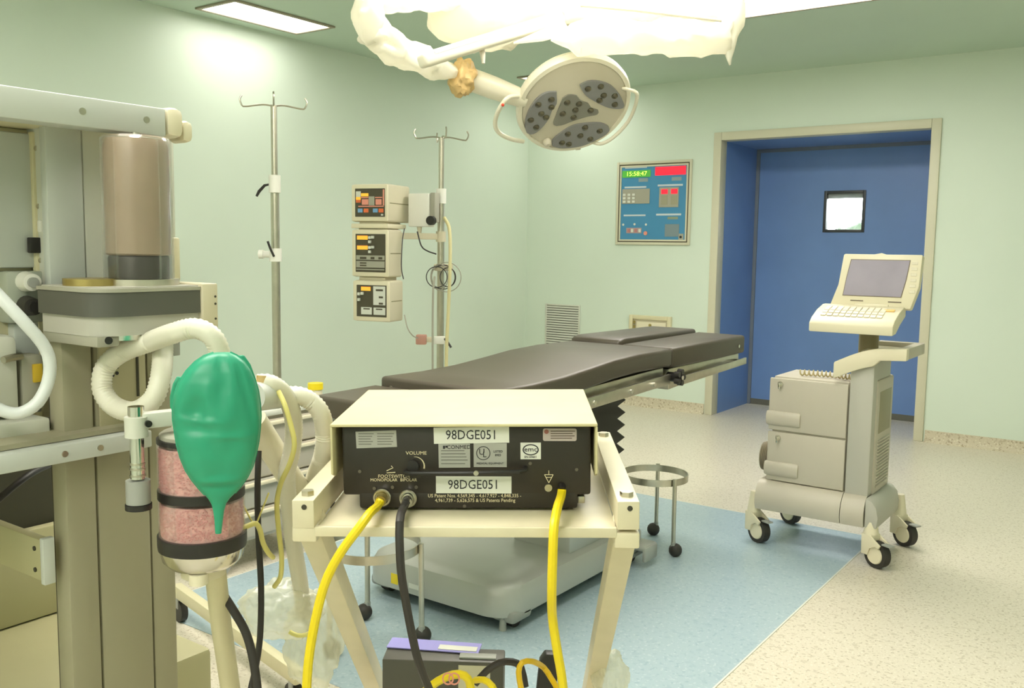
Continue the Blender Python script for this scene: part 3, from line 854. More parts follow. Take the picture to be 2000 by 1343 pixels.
# top monitor: perfusion style mimic panel
m1c = (-3.7148, 3.7877, 1.4838)
t1, f1 = monitor(m1c, mw, 0.212, 0.27, 'topmost beige monitor with orange and blue coloured keys')
for a in ((0.04, 0.10, 0.20, 0.30, paper, 'mimic_reservoir'), (0.04, 0.30, 0.20, 0.40, amber, 'mimic_level'), (0.04, 0.40, 0.20, 0.50, orange, 'mimic_outlet'),
          (0.21, 0.17, 0.46, 0.28, amber, 'yellow_label'), (0.21, 0.30, 0.46, 0.34, salmon, 'mimic_line'), (0.24, 0.38, 0.46, 0.58, salmon, 'salmon_display'),
          (0.68, 0.30, 0.92, 0.34, salmon, 'mimic_line'), (0.70, 0.38, 0.90, 0.58, salmon, 'salmon_display'), (0.47, 0.28, 0.66, 0.60, greyface, 'centre_block'),
          (0.12, 0.61, 0.97, 0.65, salmon, 'mimic_line'), (0.94, 0.04, 0.985, 0.60, salmon, 'mimic_line'),
          (0.10, 0.71, 0.26, 0.85, skyb, 'blue_key'), (0.30, 0.71, 0.46, 0.85, orange, 'orange_key'), (0.61, 0.71, 0.77, 0.85, skyb, 'blue_key'), (0.80, 0.71, 0.96, 0.85, orange, 'orange_key'),
          (0.88, 0.90, 0.95, 0.96, paper, 'white_dot')):
    face_item(f1, mw, 0.212, a[0], a[1], a[2], a[3], a[4], a[5])
# middle monitor
m2c = (-3.6900, 3.7656, 1.1736)
h2 = 0.268
t2, f2 = monitor(m2c, mw, h2, 0.17, 'middle beige monitor with two amber readouts')
for v in (0.04, 0.30):
    face_item(f2, mw, h2, 0.06, v + 0.01, 0.42, v + 0.11, amber, 'amber_readout')
    face_item(f2, mw, h2, 0.06, v, 0.42, v + 0.012, orange, 'readout_trim')
    for (u, q) in ((0.46, v + 0.02), (0.56, v + 0.01), (0.46, v + 0.13)):
        face_item(f2, mw, h2, u, q, u + 0.08, q + 0.07, paper, 'knob', d=0.012)
face_item(f2, mw, h2, 0.03, 0.56, 0.98, 0.68, greyface, 'module')
for u in (0.16, 0.52, 0.78): face_item(f2, mw, h2, u, 0.60, u + (0.22 if u < 0.3 else 0.13), 0.66, brownface, 'module_slot', y=-0.006, d=0.001)
face_item(f2, mw, h2, 0.03, 0.71, 0.98, 0.88, greyface, 'module')
for v in (0.745, 0.81): face_item(f2, mw, h2, 0.16, v, 0.38, v + 0.035, brownface, 'module_slot', y=-0.006, d=0.001)
face_item(f2, mw, h2, 0.03, 0.915, 0.97, 0.945, greyface, 'lower_strip')
# bottom monitor
m3c = (-3.6673, 3.7498, 0.9237)
h3 = 0.232
t3, f3 = monitor(m3c, mw, h3, 0.17, 'lowest beige monitor with one amber readout and white modules')
face_item(f3, mw, h3, 0.16, 0.06, 0.48, 0.18, amber, 'amber_readout')
face_item(f3, mw, h3, 0.16, 0.045, 0.48, 0.062, orange, 'readout_trim')
for (u, q) in ((0.06, 0.24), (0.17, 0.22), (0.06, 0.42)): face_item(f3, mw, h3, u, q, u + 0.08, q + 0.09, paper, 'knob', d=0.012)
face_item(f3, mw, h3, 0.57, 0.03, 0.97, 0.62, paper, 'module')
for v in (0.12, 0.34, 0.54): face_item(f3, mw, h3, 0.66 if v < 0.2 else 0.76, v, 0.90, v + 0.06, brownface, 'module_slot', y=-0.006, d=0.001)
face_item(f3, mw, h3, 0.16, 0.70, 0.52, 0.93, paper, 'module'); face_item(f3, mw, h3, 0.58, 0.70, 0.97, 0.93, paper, 'module')
for u in (0.24, 0.66): face_item(f3, mw, h3, u, 0.73, u + 0.22, 0.77, brownface, 'module_slot', y=-0.006, d=0.001)
# shelf and bracket from pole to the stack
br = thing('monitor_bracket', 'cream bracket arm and tray holding the monitors to the drip pole', 'bracket', P2[:2] + (0,), (0, 0, 0))
MM = Matrix.Translation(m1c) @ Matrix.Rotation(MR, 4, 'Z')
G().box(-0.118, 0.118, 0.0, 0.22, -0.036, -0.010, 0.004, M=MM).obj('tray', ivory, br, world=True)
G().box(-0.075, 0.09, 0.02, 0.2, -0.0095, -0.0005, 0.002, M=MM).obj('swivel_plate', beige, br, world=True)
G().box(-0.08, 0.10, 0.02, 0.16, -0.0555, -0.0365, 0.002, M=MM).obj('swivel_plate', beige, br, world=True)
M2 = Matrix.Translation(m2c) @ Matrix.Rotation(MR, 4, 'Z')
G().box(-0.08, 0.09, 0.02, 0.15, -0.0175, -0.001, 0.002, M=M2).obj('joining_plate', beige, br, world=True)
a = M2 @ Vector((mw / 2 - 0.01, 0.173, 0.235)); q = Vector((P2[0], P2[1], a.z))
d_ = (q - a); L = d_.length; ang = math.atan2(d_.y, d_.x)
BM_ = Matrix.Translation(a) @ Matrix.Rotation(ang, 4, 'Z')
G().box(-0.02, L - 0.020, -0.012, 0.012, -0.018, 0.018, 0.003, M=BM_).obj('arm', beige, br, world=True)
G().cyl(q - Vector((0, 0, 0.03)), q + Vector((0, 0, 0.03)), 0.029, n=18).obj('pole_clamp', beige, br, world=True)
pu = BM_ @ Vector((0.10, -0.005, 0.13))
# drip pump / interface unit behind the top monitor
it = thing('interface_unit', 'small white interface box hanging between top monitor and drip pole', 'interface box', tuple(BM_ @ Vector((0.12, 0, 0.019))), (0, 0, MR))
G().box(-0.07, 0.065, -0.03, 0.05, 0.035, 0.225, 0.008).obj('case', white, it)
G().box(0.066, 0.10, -0.02, 0.04, 0.06, 0.23, 0.006).obj('side_module', greyface, it)
G().cyl((-0.01, 0.0, 0.034), (-0.01, 0.0, 0.0), 0.016, 0.011, n=12).obj('plug', beige, it)
G().cyl((0.085, -0.022, 0.07), (0.085, -0.055, 0.07), 0.026, n=14).obj('knob', black, it)
# leads
def lead(name, pts, r, m, label, cat='cable', step=0.012):
    return tag(G().tube(spline(pts, step), r, 8).obj(name, m), label, cat)
lead('monitor_lead', [(-3.5238, 3.9798, 1.4338), (-3.4923, 3.9796, 1.3529), (-3.4751, 4.0130, 1.3244), (-3.4465, 4.0560, 1.3075)], 0.004, cable_b, 'dark lead from the interface box plug to the pole', 'cable')
lead('monitor_lead', [(-3.5502, 3.9011, 1.4493), (-3.5272, 3.8592, 1.3799), (-3.4943, 3.8151, 1.2382), (-3.4799, 3.8163, 1.1676)], 0.003, cable_b, 'thin dark lead running down the side of the middle monitor')
lead('transducer_lead', [(-3.4610, 3.8044, 0.9697), (-3.4286, 3.7941, 0.9009), (-3.4159, 3.8223, 0.8571), (-3.4779, 3.9352, 0.8305)], 0.0035, greyface, 'thin pale lead from lowest monitor to the pink transducer')
lead('corrugated_drain_tube', [(-3.4558, 4.1381, 1.5168), (-3.3879, 4.1030, 1.4425), (-3.3452, 4.0581, 1.2396), (-3.3356, 4.0352, 1.0083), (-3.3262, 4.0085, 0.7481), (-3.3033, 3.9841, 0.4302)], 0.010, mat('straw_tube', (0.62, 0.56, 0.30), 0.5), 'straw-coloured tube hanging down beside the monitor pole', 'tube')
lead('grey_tube', [(-3.4249, 4.0181, 1.1799), (-3.4061, 3.9834, 1.0943), (-3.3874, 3.9586, 0.8932), (-3.3707, 3.9410, 0.6630), (-3.3479, 3.9167, 0.3463)], 0.006, greyface, 'thin grey tube hanging down in front of the monitor pole', 'tube')
hk = thing('cable_hanger', 'cream hook block on the monitor pole with a loop of leads', 'cable hanger', (-3.4464, 4.1205, 1.2308), (0, 0, R(35)))
G().box(-0.055, 0.055, -0.02, 0.02, -0.02, 0.02, 0.008).obj('block', beige, hk)
for k, (rx, rz, ox, mm) in enumerate(((0.07, 0.07, 0.0, cable_b), (0.085, 0.085, 0.02, greyface), (0.05, 0.075, -0.02, greyface), (0.06, 0.06, -0.035, cable_b), (0.045, 0.055, 0.03, cable_b))):
    G().tube([(ox + rx * math.sin(2 * PI * i / 26), -0.026 - 0.004 * k, -0.055 + rz * math.cos(2 * PI * i / 26)) for i in range(26)], 0.0028, 6, closed=True).obj('lead_loop', mm, hk)
tr = thing('pressure_transducer', 'pink pressure transducer clamped low on the monitor pole', 'transducer', (-3.4410, 4.0218, 0.8180), (0, 0, R(35)))
G().box(-0.095, -0.035, -0.025, 0.025, -0.028, 0.028, 0.006).obj('body', pinkt, tr)
G().box(-0.035, 0.0, -0.012, 0.012, -0.015, 0.015, 0.004).obj('holder', beige, tr)
G().box(0.0, 0.075, -0.035, -0.008, -0.022, 0.022, 0.006).obj('clamp', white, tr)
G().tube([(0.07, -0.03, 0.01), (0.09, -0.035, -0.01), (0.11, -0.04, -0.04)], 0.007, 8).obj('lever', black, tr)

# ================================================================ DRAWER CART behind the bag
dc = thing('drawer_cart', 'cream drawer cart on castors behind the green bag', 'drawer cart', (-3.27, 2.55, 0))
G().box(-3.50, -3.05, 2.22, 2.86, 0.12, 0.635, 0.012).obj('carcass', beige2, dc, world=True)
G().box(-3.51, -3.03, 2.21, 2.87, 0.635, 0.66, 0.006).obj('top', offw, dc, world=True)
for k in range(4):
    z0 = 0.14 + k * 0.122
    dr = G().box(-3.049, -3.035, 2.235, 2.845, z0, z0 + 0.114, 0.004).obj('drawer', greyb if k == 1 else beige2, dc, world=True)
    G().box(-3.034, -3.018, 2.245, 2.835, z0 + 0.092, z0 + 0.108, 0.004).obj('handle_lip', ivory, dr, world=True)
for (x, y) in ((-3.46, 2.27), (-3.075, 2.27), (-3.46, 2.81), (-3.075, 2.81)):
    cw = G().cyl((x - 0.014, y, 0.052), (x + 0.014, y, 0.052), 0.051, n=24).obj('castor_wheel', greypl, dc, world=True)
    G().cyl((x - 0.016, y, 0.052), (x + 0.016, y, 0.052), 0.03, n=18).obj('hub', offw, cw, world=True)
    G().box(x - 0.018, x + 0.018, y - 0.02, y + 0.02, 0.09, 0.121, 0.004).obj('fork', greyface, cw, world=True)
yb = thing('yellow_cap_bottle', 'small bottle with a yellow cap on the drawer cart', 'bottle', (-3.08, 2.80, 0.66))
G().cyl((0, 0, 0), (0, 0, 0.05), 0.03, n=16).obj('body', ivory, yb)
G().cyl((0, 0, 0.05), (0, 0, 0.078), 0.034, n=16).obj('cap', yellow_m, yb)

# ================================================================ ANAESTHESIA MACHINE
am = thing('anaesthesia_machine', 'tall putty-coloured anaesthesia machine with bellows cylinder and rails', 'anaesthesia machine', (-1.75, 0.85, 0))
def part(g, name, m, parent=None, smooth=35):
    return g.obj(name, m, parent or am, world=True, smooth=smooth)
# lower plinth box and body
part(G().box(-2.25, -1.60, 0.30, 1.16, 0.10, 0.50, 0.012), 'base_cabinet', olive2)
part(G().box(-2.25, -2.06, 0.30, 1.16, 0.505, 1.52, 0.008), 'back_panel', darkin)
part(G().box(-2.058, -2.03, 0.30, 1.16, 0.502, 0.71, 0.006), 'lower_back_panel', olive2)
for (x, y) in ((-2.2, 0.36), (-1.66, 0.36), (-2.2, 1.1), (-1.66, 1.1)):
    part(G().cyl((x - 0.016, y, 0.05), (x + 0.016, y, 0.05), 0.0495, n=22), 'castor_wheel', rubber)
# column of three facing strips
colm = part(G().box(-1.50, -1.462, 0.778, 0.978, 0.501, 1.225, 0.004), 'column_core', darkin)
for y0, y1, x1 in ((0.776, 0.829, -1.449), (0.832, 0.930, -1.452), (0.933, 0.981, -1.456)):
    part(G().box(-1.495, x1, y0, y1, 0.505, 1.226, 0.006), 'column_strip', olive, colm)
pl = part(G().box(-1.453, -1.447, 0.838, 0.925, 1.03, 1.215, 0.003), 'inspection_plate', mat('putty_plate_paint', (0.47, 0.44, 0.28), 0.45))
for dy, dz in ((0, 0), (0.008, 0.004), (0.0, -0.009), (0.008, -0.006)):
    part(G().cyl((-1.447, 0.862 + dy, 1.135 + dz), (-1.4455, 0.862 + dy, 1.135 + dz), 0.003, n=10), 'socket_hole', ink, pl)
part(G().box(-1.449, -1.445, 0.906, 0.910, 1.085, 1.17), 'plate_slot', darkin, pl)
part(G().box(-1.447, -1.44, 0.850, 0.856, 1.190, 1.207), 'plate_hook', darkin, pl)
# upper column panels
part(G().box(-1.70, -1.506, 0.80, 1.03, 1.226, 1.545), 'upper_core', offw)
part(G().box(-1.52, -1.500, 0.790, 0.852, 1.225, 1.546, 0.003), 'upper_panel', palegrey)
part(G().box(-1.52, -1.502, 0.854, 1.028, 1.225, 1.546, 0.003), 'upper_panel', offw)
part(G().box(-1.53, -1.497, 1.018, 1.034, 1.28, 1.36, 0.004), 'edge_strip', ivory)
# left cabinet with its door
lc = part(G().box(-2.05, -1.575, 0.30, 0.812, 1.045, 1.535, 0.004), 'upper_cabinet', cream)
part(G().box(-1.575, -1.560, 0.30, 0.803, 1.305, 1.527, 0.004), 'upper_door', palegrey)
part(G().box(-1.565, -1.552, 0.795, 0.812, 1.05, 1.53, 0.002), 'edge_trim', cream)
for z in (1.503, 1.408, 1.318):
    part(G().cyl((-1.552, 0.803, z), (-1.547, 0.803, z), 0.0055, n=10), 'screw', steel)
part(G().box(-1.556, -1.546, 0.782, 0.808, 1.330, 1.356, 0.002), 'black_latch', black)
part(G().box(-1.552, -1.540, 0.798, 0.810, 1.365, 1.385, 0.002), 'white_catch', white)
# gas block with two outlets
gb = part(G().box(-1.585, -1.545, 0.742, 0.808, 1.215, 1.300, 0.004), 'gas_outlet_block', mat('grey_green_block', (0.40, 0.43, 0.36), 0.45))
part(G().box(-1.580, -1.555, 0.755, 0.806, 1.06, 1.214, 0.003), 'lower_plate', palegrey)
for z, ma, mb in ((1.283, white, chrome), (1.243, rubber, brass)):
    o_ = part(G().cyl((-1.545, 0.772, z), (-1.510, 0.766, z), 0.017, 0.014, n=18), 'gas_outlet', ma, gb)
    part(G().cyl((-1.510, 0.766, z), (-1.503, 0.765, z), 0.0085, n=14), 'outlet_bore', greypl if ma is white else black, o_)
# flowmeter block at far left
fm = part(G().box(-1.56, -1.50, 0.55, 0.735, 1.07, 1.20, 0.012), 'flow_block', offw)
part(G().box(-1.545, -1.505, 0.740, 0.775, 1.075, 1.165, 0.004), 'valve_body', greyface)
part(G().box(-1.506, -1.500, 0.757, 0.772, 1.12, 1.15, 0.001), 'yellow_label', mat('mustard_label', (0.62, 0.42, 0.03), 0.5))
part(G().tube([(-1.50, 0.738, 1.165), (-1.495, 0.72, 1.165), (-1.49, 0.705, 1.163)], 0.006, 8), 'valve_lever', steel)
part(G().box(-1.60, -1.475, 0.35, 0.768, 1.035, 1.064, 0.004), 'shelf', offw)
# top shelf and rails
part(G().box(-2.10, -1.44, 0.30, 0.945, 1.535, 1.562, 0.004), 'top_shelf', cream)
tr_ = part(G().box(-1.44, -1.395, 0.30, 0.942, 1.527, 1.574, 0.004), 'top_rail', palegrey)
for y in (0.795, 0.905):
    part(G().cyl((-1.396, y, 1.551), (-1.3935, y, 1.551), 0.0055, n=12), 'rail_screw', steel, tr_)
part(G().box(-1.45, -1.393, 0.943, 0.977, 1.528, 1.578, 0.012), 'rail_end_cap', ivory, tr_)
part(G().box(-1.45, -1.400, 0.977, 1.000, 1.523, 1.560, 0.010), 'rail_end_stop', ivory, tr_)
lr = part(G().box(-1.435, -1.395, 0.30, 0.90, 1.004, 1.033, 0.003), 'lower_rail', palegrey)
for y in (0.747, 0.806):
    part(G().cyl((-1.396, y, 1.0185), (-1.393, y, 1.0185), 0.005, n=12), 'rail_screw', steel, lr)
part(G().box(-1.56, -1.42, 0.35, 0.92, 1.034, 1.042), 'rail_plate', olive)
# side beams down at the left
sbm = part(G().box(-2.06, -1.475, 0.742, 0.760, 0.795, 0.865, 0.003), 'side_beam', olive2)
part(G().box(-1.475, -1.463, 0.742, 0.7615, 0.79, 0.868, 0.002), 'beam_bracket', palegrey, sbm)
for z in (0.812, 0.848): part(G().cyl((-1.49, 0.742, z), (-1.49, 0.740, z), 0.004, n=10), 'bracket_screw', darkin, sbm)
# bellows housing with charcoal band
def rounded_body(x0, x1, y0, y1, z0, z1, r):
    o_ = []
    for i in range(9):
        t = R(270 + 90 * i / 8)
        o_.append((x1 - r + r * math.cos(t), y0 + r + r * math.sin(t)))
    o_ += [(x1, y1), (x0, y1), (x0, y0)]
    return G().prism(o_, z0, z1, 'z')
hb = part(rounded_body(-1.475, -1.312, 0.762, 0.938, 1.206, 1.281, 0.045), 'bellows_housing', greyb)
part(rounded_body(-1.478, -1.306, 0.757, 0.937, 1.236, 1.273, 0.048), 'charcoal_band', dkgrey, hb)
part(rounded_body(-1.478, -1.304, 0.755, 0.937, 1.2735, 1.279, 0.048), 'top_trim', greyface, hb)
part(G().box(-1.44, -1.300, 0.938, 0.968, 1.208, 1.284, 0.003), 'housing_end', beige, hb)
for z in (1.225, 1.25, 1.262): part(G().cyl((-1.300, 0.962, z), (-1.299, 0.962, z), 0.002, n=8), 'end_screw', darkin, hb)
part(G().box(-1.40, -1.34, 0.968, 0.976, 1.238, 1.266, 0.003), 'end_button', beige, hb)
part(G().box(-1.478, -1.32, 0.763, 0.80, 1.19, 1.2065, 0.002), 'under_tray', greyface, hb)
part(G().cyl((-1.325, 0.783, 1.2), (-1.318, 0.781, 1.2), 0.006, n=12), 'tray_port', black, hb)
part(G().cyl((-1.385, 0.835, 1.1975), (-1.385, 0.835, 1.206), 0.068, n=30), 'chrome_dish', chrome, hb)
part(G().cyl((-1.345, 0.905, 1.165), (-1.345, 0.905, 1.206), 0.0155, n=18), 'hose_port', greypl, hb)
part(G().cyl((-1.365, 0.885, 1.19), (-1.365, 0.885, 1.206), 0.012, n=14), 'brass_port', brass, hb)
# bellows cylinder
BX, BY = -1.385, 0.878
part(G().cyl((-1.405, 0.806, 1.281), (-1.405, 0.806, 1.292), 0.042, n=30), 'valve_cap', brass)
bd = part(G().cyl((BX, BY, 1.281), (BX, BY, 1.291), 0.062, n=36), 'bellows_flange', steel)
part(G().lathe([(0.047, 0.0), (0.047, 0.034), (0.045, 0.037)], (BX, BY, 1.2915), 36), 'bellows_foot', smoke_d, bd)
pr = [(0.046, 1.329)]
pr += [(0.050, 1.332), (0.0502, 1.42), (0.0498, 1.505), (0.046, 1.515), (0.030, 1.517)]
part(G().lathe([(r, z - 1.3) for r, z in pr], (BX, BY, 1.3), 36), 'rubber_bellows', smoke, bd)
gl = G()
gl.lathe([(0.0548, 1.2915), (0.0548, 1.5155), (0.050, 1.5195), (0.012, 1.5195), (0.012, 1.5175), (0.049, 1.5175), (0.0522, 1.5135), (0.0522, 1.2915), (0.0548, 1.2915)], (BX, BY, 0), 40, cap=False)
part(gl, 'clear_cylinder', acryl, bd)
part(G().cyl((BX, BY, 1.5197), (BX, BY, 1.527), 0.0065, n=12), 'top_stem', steel, bd)
# outrigger leg on the floor
M_ = None
og = thing('outrigger_leg', 'cream steel outrigger bar with a castor low in front of the machine', 'outrigger', (-2.5757, 1.9631, 0.0000))
A_, B_ = Vector((-2.8415, 1.9139, 0.1100)), Vector((-1.9678, 1.7189, 0.1100))
d_ = B_ - A_
M_ = Matrix.Translation(A_) @ Matrix.Rotation(math.atan2(d_.y, d_.x), 4, 'Z')
G().box(0, d_.length, -0.016, 0.016, -0.022, 0.022, 0.003, M=M_).obj('bar', cream, og, world=True)
for q in (0.03, d_.length - 0.03):
    w_ = G().cyl(M_ @ Vector((q, -0.012, -0.068)), M_ @ Vector((q, 0.012, -0.068)), 0.041, n=20).obj('castor_wheel', rubber, og, world=True)
    G().box(q - 0.012, q + 0.012, -0.015, 0.015, -0.06, -0.02, 0.002, M=M_).obj('fork', greypl, w_, world=True)

# ---------------------------------------------------------------- valve arm (adjustable pressure valve)
va = thing('valve_arm', 'white bracket arm with a hanging chrome valve cylinder', 'valve arm', (-1.2067, 0.7534, 1.0415))
VC = Vector((-1.2067, 0.7534, 1.0415)); s = 1.34 / 1800
def vz(py): return VC.z + (890 - py) * s
def vcyl(name, m, p0, p1, r, parent=None, n=24):
    return G().cyl((VC.x, VC.y, vz(p0)), (VC.x, VC.y, vz(p1)), r * s, n=n).obj(name, m, parent or va, world=True)
hd_ = vcyl('valve_head', offw, 852, 812, 22)
vcyl('head_cap', chrome, 812, 792, 15, hd_)
tb = vcyl('chrome_barrel', chrome, 935, 852, 13.5)
for py in (905, 915, 928): vcyl('barrel_ring', steel, py + 2, py - 2, 15, tb)
vcyl('valve_cup', greypl, 984, 938, 23)
vcyl('rubber_rim', black, 996, 985, 25)
d2 = Vector((-1.1813, 0.8512, 1.0832)) - Vector((VC.x, VC.y, vz(820)))
M_ = Matrix.Translation((VC.x, VC.y, vz(821))) @ Matrix.Rotation(math.atan2(d2.y, d2.x), 4, 'Z')
G().box(0.005, 0.115, -0.011, 0.011, -0.0115, 0.0115, 0.003, M=M_).obj('arm', offw, va, world=True)
G().cyl(M_ @ Vector((0.012, -0.013, -0.003)), M_ @ Vector((0.012, -0.018, -0.003)), 0.005, n=12).obj('grub_screw', black, va, world=True)

# ---------------------------------------------------------------- carbon dioxide absorber
AC = Vector((-1.1773, 0.8402, 0.9749)); s = 1.40 / 1800
ab = thing('absorber_canister', 'clear canister of pink granules hanging behind the green bag', 'absorber canister', tuple(AC))
def az(py): return AC.z + (960 - py) * s
def alathe(name, m, prof, parent=None):
    return G().lathe([(r * s, az(py)) for r, py in prof], (AC.x, AC.y, 0), 44).obj(name, m, parent or ab, world=True)
alathe('top_plate', greyface, [(10, 838), (70, 838), (76, 842), (76, 849)])
alathe('top_gasket', black, [(60, 849.5), (81, 849.5), (81, 858), (60, 858)])
for p0, p1 in ((858.5, 949), (967.5, 1040)):
    gr = alathe('granule_bed', gran, [(1, p1), (76, p1), (76, p0 + 6), (1, p0 + 6)])
    tag(gr, 'pink granules')
    G().lathe([(81 * s, az(p1)), (81 * s, az(p0)), (79 * s, az(p0)), (79 * s, az(p1)), (81 * s, az(p1))], (AC.x, AC.y, 0), 44, cap=False).obj('clear_wall', acryl, gr, world=True)
    # loose granules pressed against the wall
    rnd = random.Random(int(p0)); gg = G()
    b = bmesh.new()
    for i in range(1500):
        a = rnd.uniform(0, 2 * PI); z = rnd.uniform(az(p1) + 0.003, az(p0) - 0.006); r_ = 75.5 * s
        q = Vector((AC.x + r_ * math.cos(a), AC.y + r_ * math.sin(a), z))
        if (Vector((0, 0, 1.35)) - q).xy.dot((q - AC).xy) < -0.02: continue
        sz = rnd.uniform(0.0022, 0.0034)
        M_ = Matrix.Translation(q) @ Matrix.Rotation(rnd.uniform(0, 6), 4, 'X') @ Matrix.Rotation(rnd.uniform(0, 6), 4, 'Z') @ Matrix.Diagonal((sz, sz * 0.7, sz * 0.6, 1))
        vs = [b.verts.new(M_ @ Vector(v)) for v in ((1, 0, 0), (-1, 0, 0), (0, 1, 0), (0, -1, 0), (0, 0, 1), (0, 0, -1))]
        for f in ((0, 2, 4), (2, 1, 4), (1, 3, 4), (3, 0, 4), (2, 0, 5), (1, 2, 5), (3, 1, 5), (0, 3, 5)): b.faces.new([vs[k] for k in f])
    lg = gg.merge(b).obj('granules', mat('rose_granule', (0.66, 0.33, 0.32), 0.75), gr, world=True, smooth=0)
    tag(lg, kind='stuff')
alathe('middle_gasket', black, [(60, 967), (81.5, 967), (81.5, 949.5), (60, 949.5)])
bg_ = alathe('bottom_gasket', black, [(60, 1068), (83, 1068), (84, 1058), (84, 1040.5), (60, 1040.5)])
alathe('chrome_bowl', chrome, [(40, 1104), (64, 1103), (76, 1090), (80, 1069)])
alathe('drain_cap', ivory, [(4, 1132), (5, 1127), (42, 1126), (43, 1104.5), (30, 1104.5)])
G().cyl((AC.x + 0.03, AC.y - 0.03, az(1125)), (AC.x + 0.03, AC.y - 0.03, az(1105)), 0.014, n=12).obj('leg_stub', ivory, ab, world=True)
# support tube from the absorber down to the floor
sp = thing('absorber_support', 'cream support tube running from the absorber down to the floor', 'support tube', (-1.3120, 0.9657, 0.5852))
G().tube([Vector((-1.2018, 0.8792, 0.8381)), Vector((-1.2607, 0.9322, 0.7125)), Vector((-1.3126, 0.9873, 0.5642)), Vector((-1.3621, 1.0500, 0.3657))], 0.017, 16).obj('tube', cream, sp, world=True)

# ---------------------------------------------------------------- green breathing bag
BG = Vector((-1.0552, 0.7803, 1.0802)); s = 1.27 / 1800
bag = thing('breathing_bag', 'limp green rubber breathing bag tapering to a narrow tail', 'breathing bag', tuple(BG), (0, 0, R(35.6 + 17.7)))
rows = [(688, 420, 452, 0.3), (694, 402, 464, 0.5), (705, 386, 478, 0.7), (722, 370, 489, 0.85), (742, 357, 497, 0.95), (765, 348, 503, 1.0), (790, 344, 506, 1.0), (815, 344, 507, 1.0),
        (840, 347, 505, 1.0), (865, 350, 502, 0.97), (890, 356, 497, 0.9), (915, 365, 490, 0.8), (935, 376, 480, 0.68), (952, 388, 468, 0.55), (966, 399, 456, 0.42), (976, 406, 446, 0.32),
        (986, 411, 439, 0.26), (1000, 414, 435, 0.22), (1020, 416, 432, 0.2), (1045, 417, 429, 0.18)]
b = bmesh.new(); n_ = 48; rings = []
# refine rows
rr = []
for (a, c_) in zip(rows, rows[1:]):
    k = max(1, int((c_[0] - a[0]) / 4))
    for i in range(k):
        t = i / k
        rr.append(tuple(a[j] + (c_[j] - a[j]) * t for j in range(4)))
rr.append(rows[-1])
for (py, xl, xr, th) in rr:
    ring_ = []
    cx_, hw_ = (xl + xr) / 2, (xr - xl) / 2
    for i in range(n_):
        a = 2 * PI * i / n_
        ca, sa = math.cos(a), math.sin(a)
        x = (cx_ - 425 + hw_ * math.copysign(abs(ca) ** 0.9, ca)) * s
        y = 0.030 * th * math.copysign(abs(sa) ** 0.75, sa) * (1 if sa < 0 else 1.2)
        z = (860 - py) * s
        if py < 965:
            f = (1 - abs(ca)) * th
            u = (x / s + 425)
            # hollows and folds on the slack front
            dent = 0.010 * math.exp(-(((u - 385) / 22) ** 2 + ((py - 800) / 26) ** 2)) - 0.005 * math.exp(-(((u - 408) / 9) ** 2 + ((py - 772) / 30) ** 2))
            left = 1 / (1 + math.exp((u - 415) / 12))
            dent += -0.006 * left * math.exp(-(((py - 812 - 0.10 * (u - 380)) / 8) ** 2)) + 0.004 * left * math.exp(-(((py - 832) / 10) ** 2))
            dent += -0.003 * (1 - left) * math.exp(-(((py - 846 - 0.05 * (u - 450)) / 5) ** 2)) + 0.004 * math.exp(-(((u - 432 - 0.15 * (py - 700)) / 8) ** 2)) * math.exp(-((py - 725) / 38) ** 2)
            dent += -0.004 * math.exp(-(((u - 452 + 0.1 * (py - 760)) / 10) ** 2)) * math.exp(-((py - 760) / 45) ** 2) - 0.004 * math.exp(-(((py - 935) / 8) ** 2)) + 0.004 * math.exp(-(((py - 947) / 6) ** 2))
            dent += 0.006 * math.exp(-(((u - 478 - 0.25 * (py - 760)) / 5) ** 2)) * (1 if py < 860 else 0)
            if sa < 0: y += dent * min(1, f * 1.6)
            q = Vector((x * 22, y * 22, z * 16))
            y += 0.007 * f * noise.noise(q) + 0.003 * f * noise.noise(q * 2.6)
        ring_.append(b.verts.new((x, y, z)))
    rings.append(ring_)
for k in range(len(rings) - 1):
    for i in range(n_):
        j = (i + 1) % n_
        b.faces.new((rings[k][i], rings[k][j], rings[k + 1][j], rings[k + 1][i]))
b.faces.new(rings[0][::-1]); b.faces.new(rings[-1])
G().merge(b).obj('bag_body', green_m, bag, smooth=80)
G().tube([((p[2] - 425 - 1) * s * 1.0, 0.0, (860 - p[0]) * s) for p in rr if p[0] < 970], 0.0022, 6).obj('seam', green_m, bag)
G().tube([((p[1] - 425 + 1) * s * 1.0, 0.0, (860 - p[0]) * s) for p in rr if p[0] < 970], 0.0022, 6).obj('seam', green_m, bag)
G().cyl((0.0, 0.0, 0.09), (0.012, 0.05, 0.08), 0.02, 0.016, n=20).obj('neck', green_m, bag)
def leaf_fold(pts, d, name):
    g = G().prism([((x - 425) * s, (860 - y) * s) for x, y in pts], d, d + 0.006, 'y', 0.002)
    return g.obj(name, green_m, bag, smooth=60)
leaf_fold([(352, 735), (344, 750), (338, 775), (338, 795), (345, 810), (360, 800), (370, 740)], 0.018, 'side_fold')
leaf_fold([(455, 697), (478, 696), (490, 715), (500, 745), (508, 790), (500, 830), (480, 800), (460, 740)], 0.014, 'side_fold')

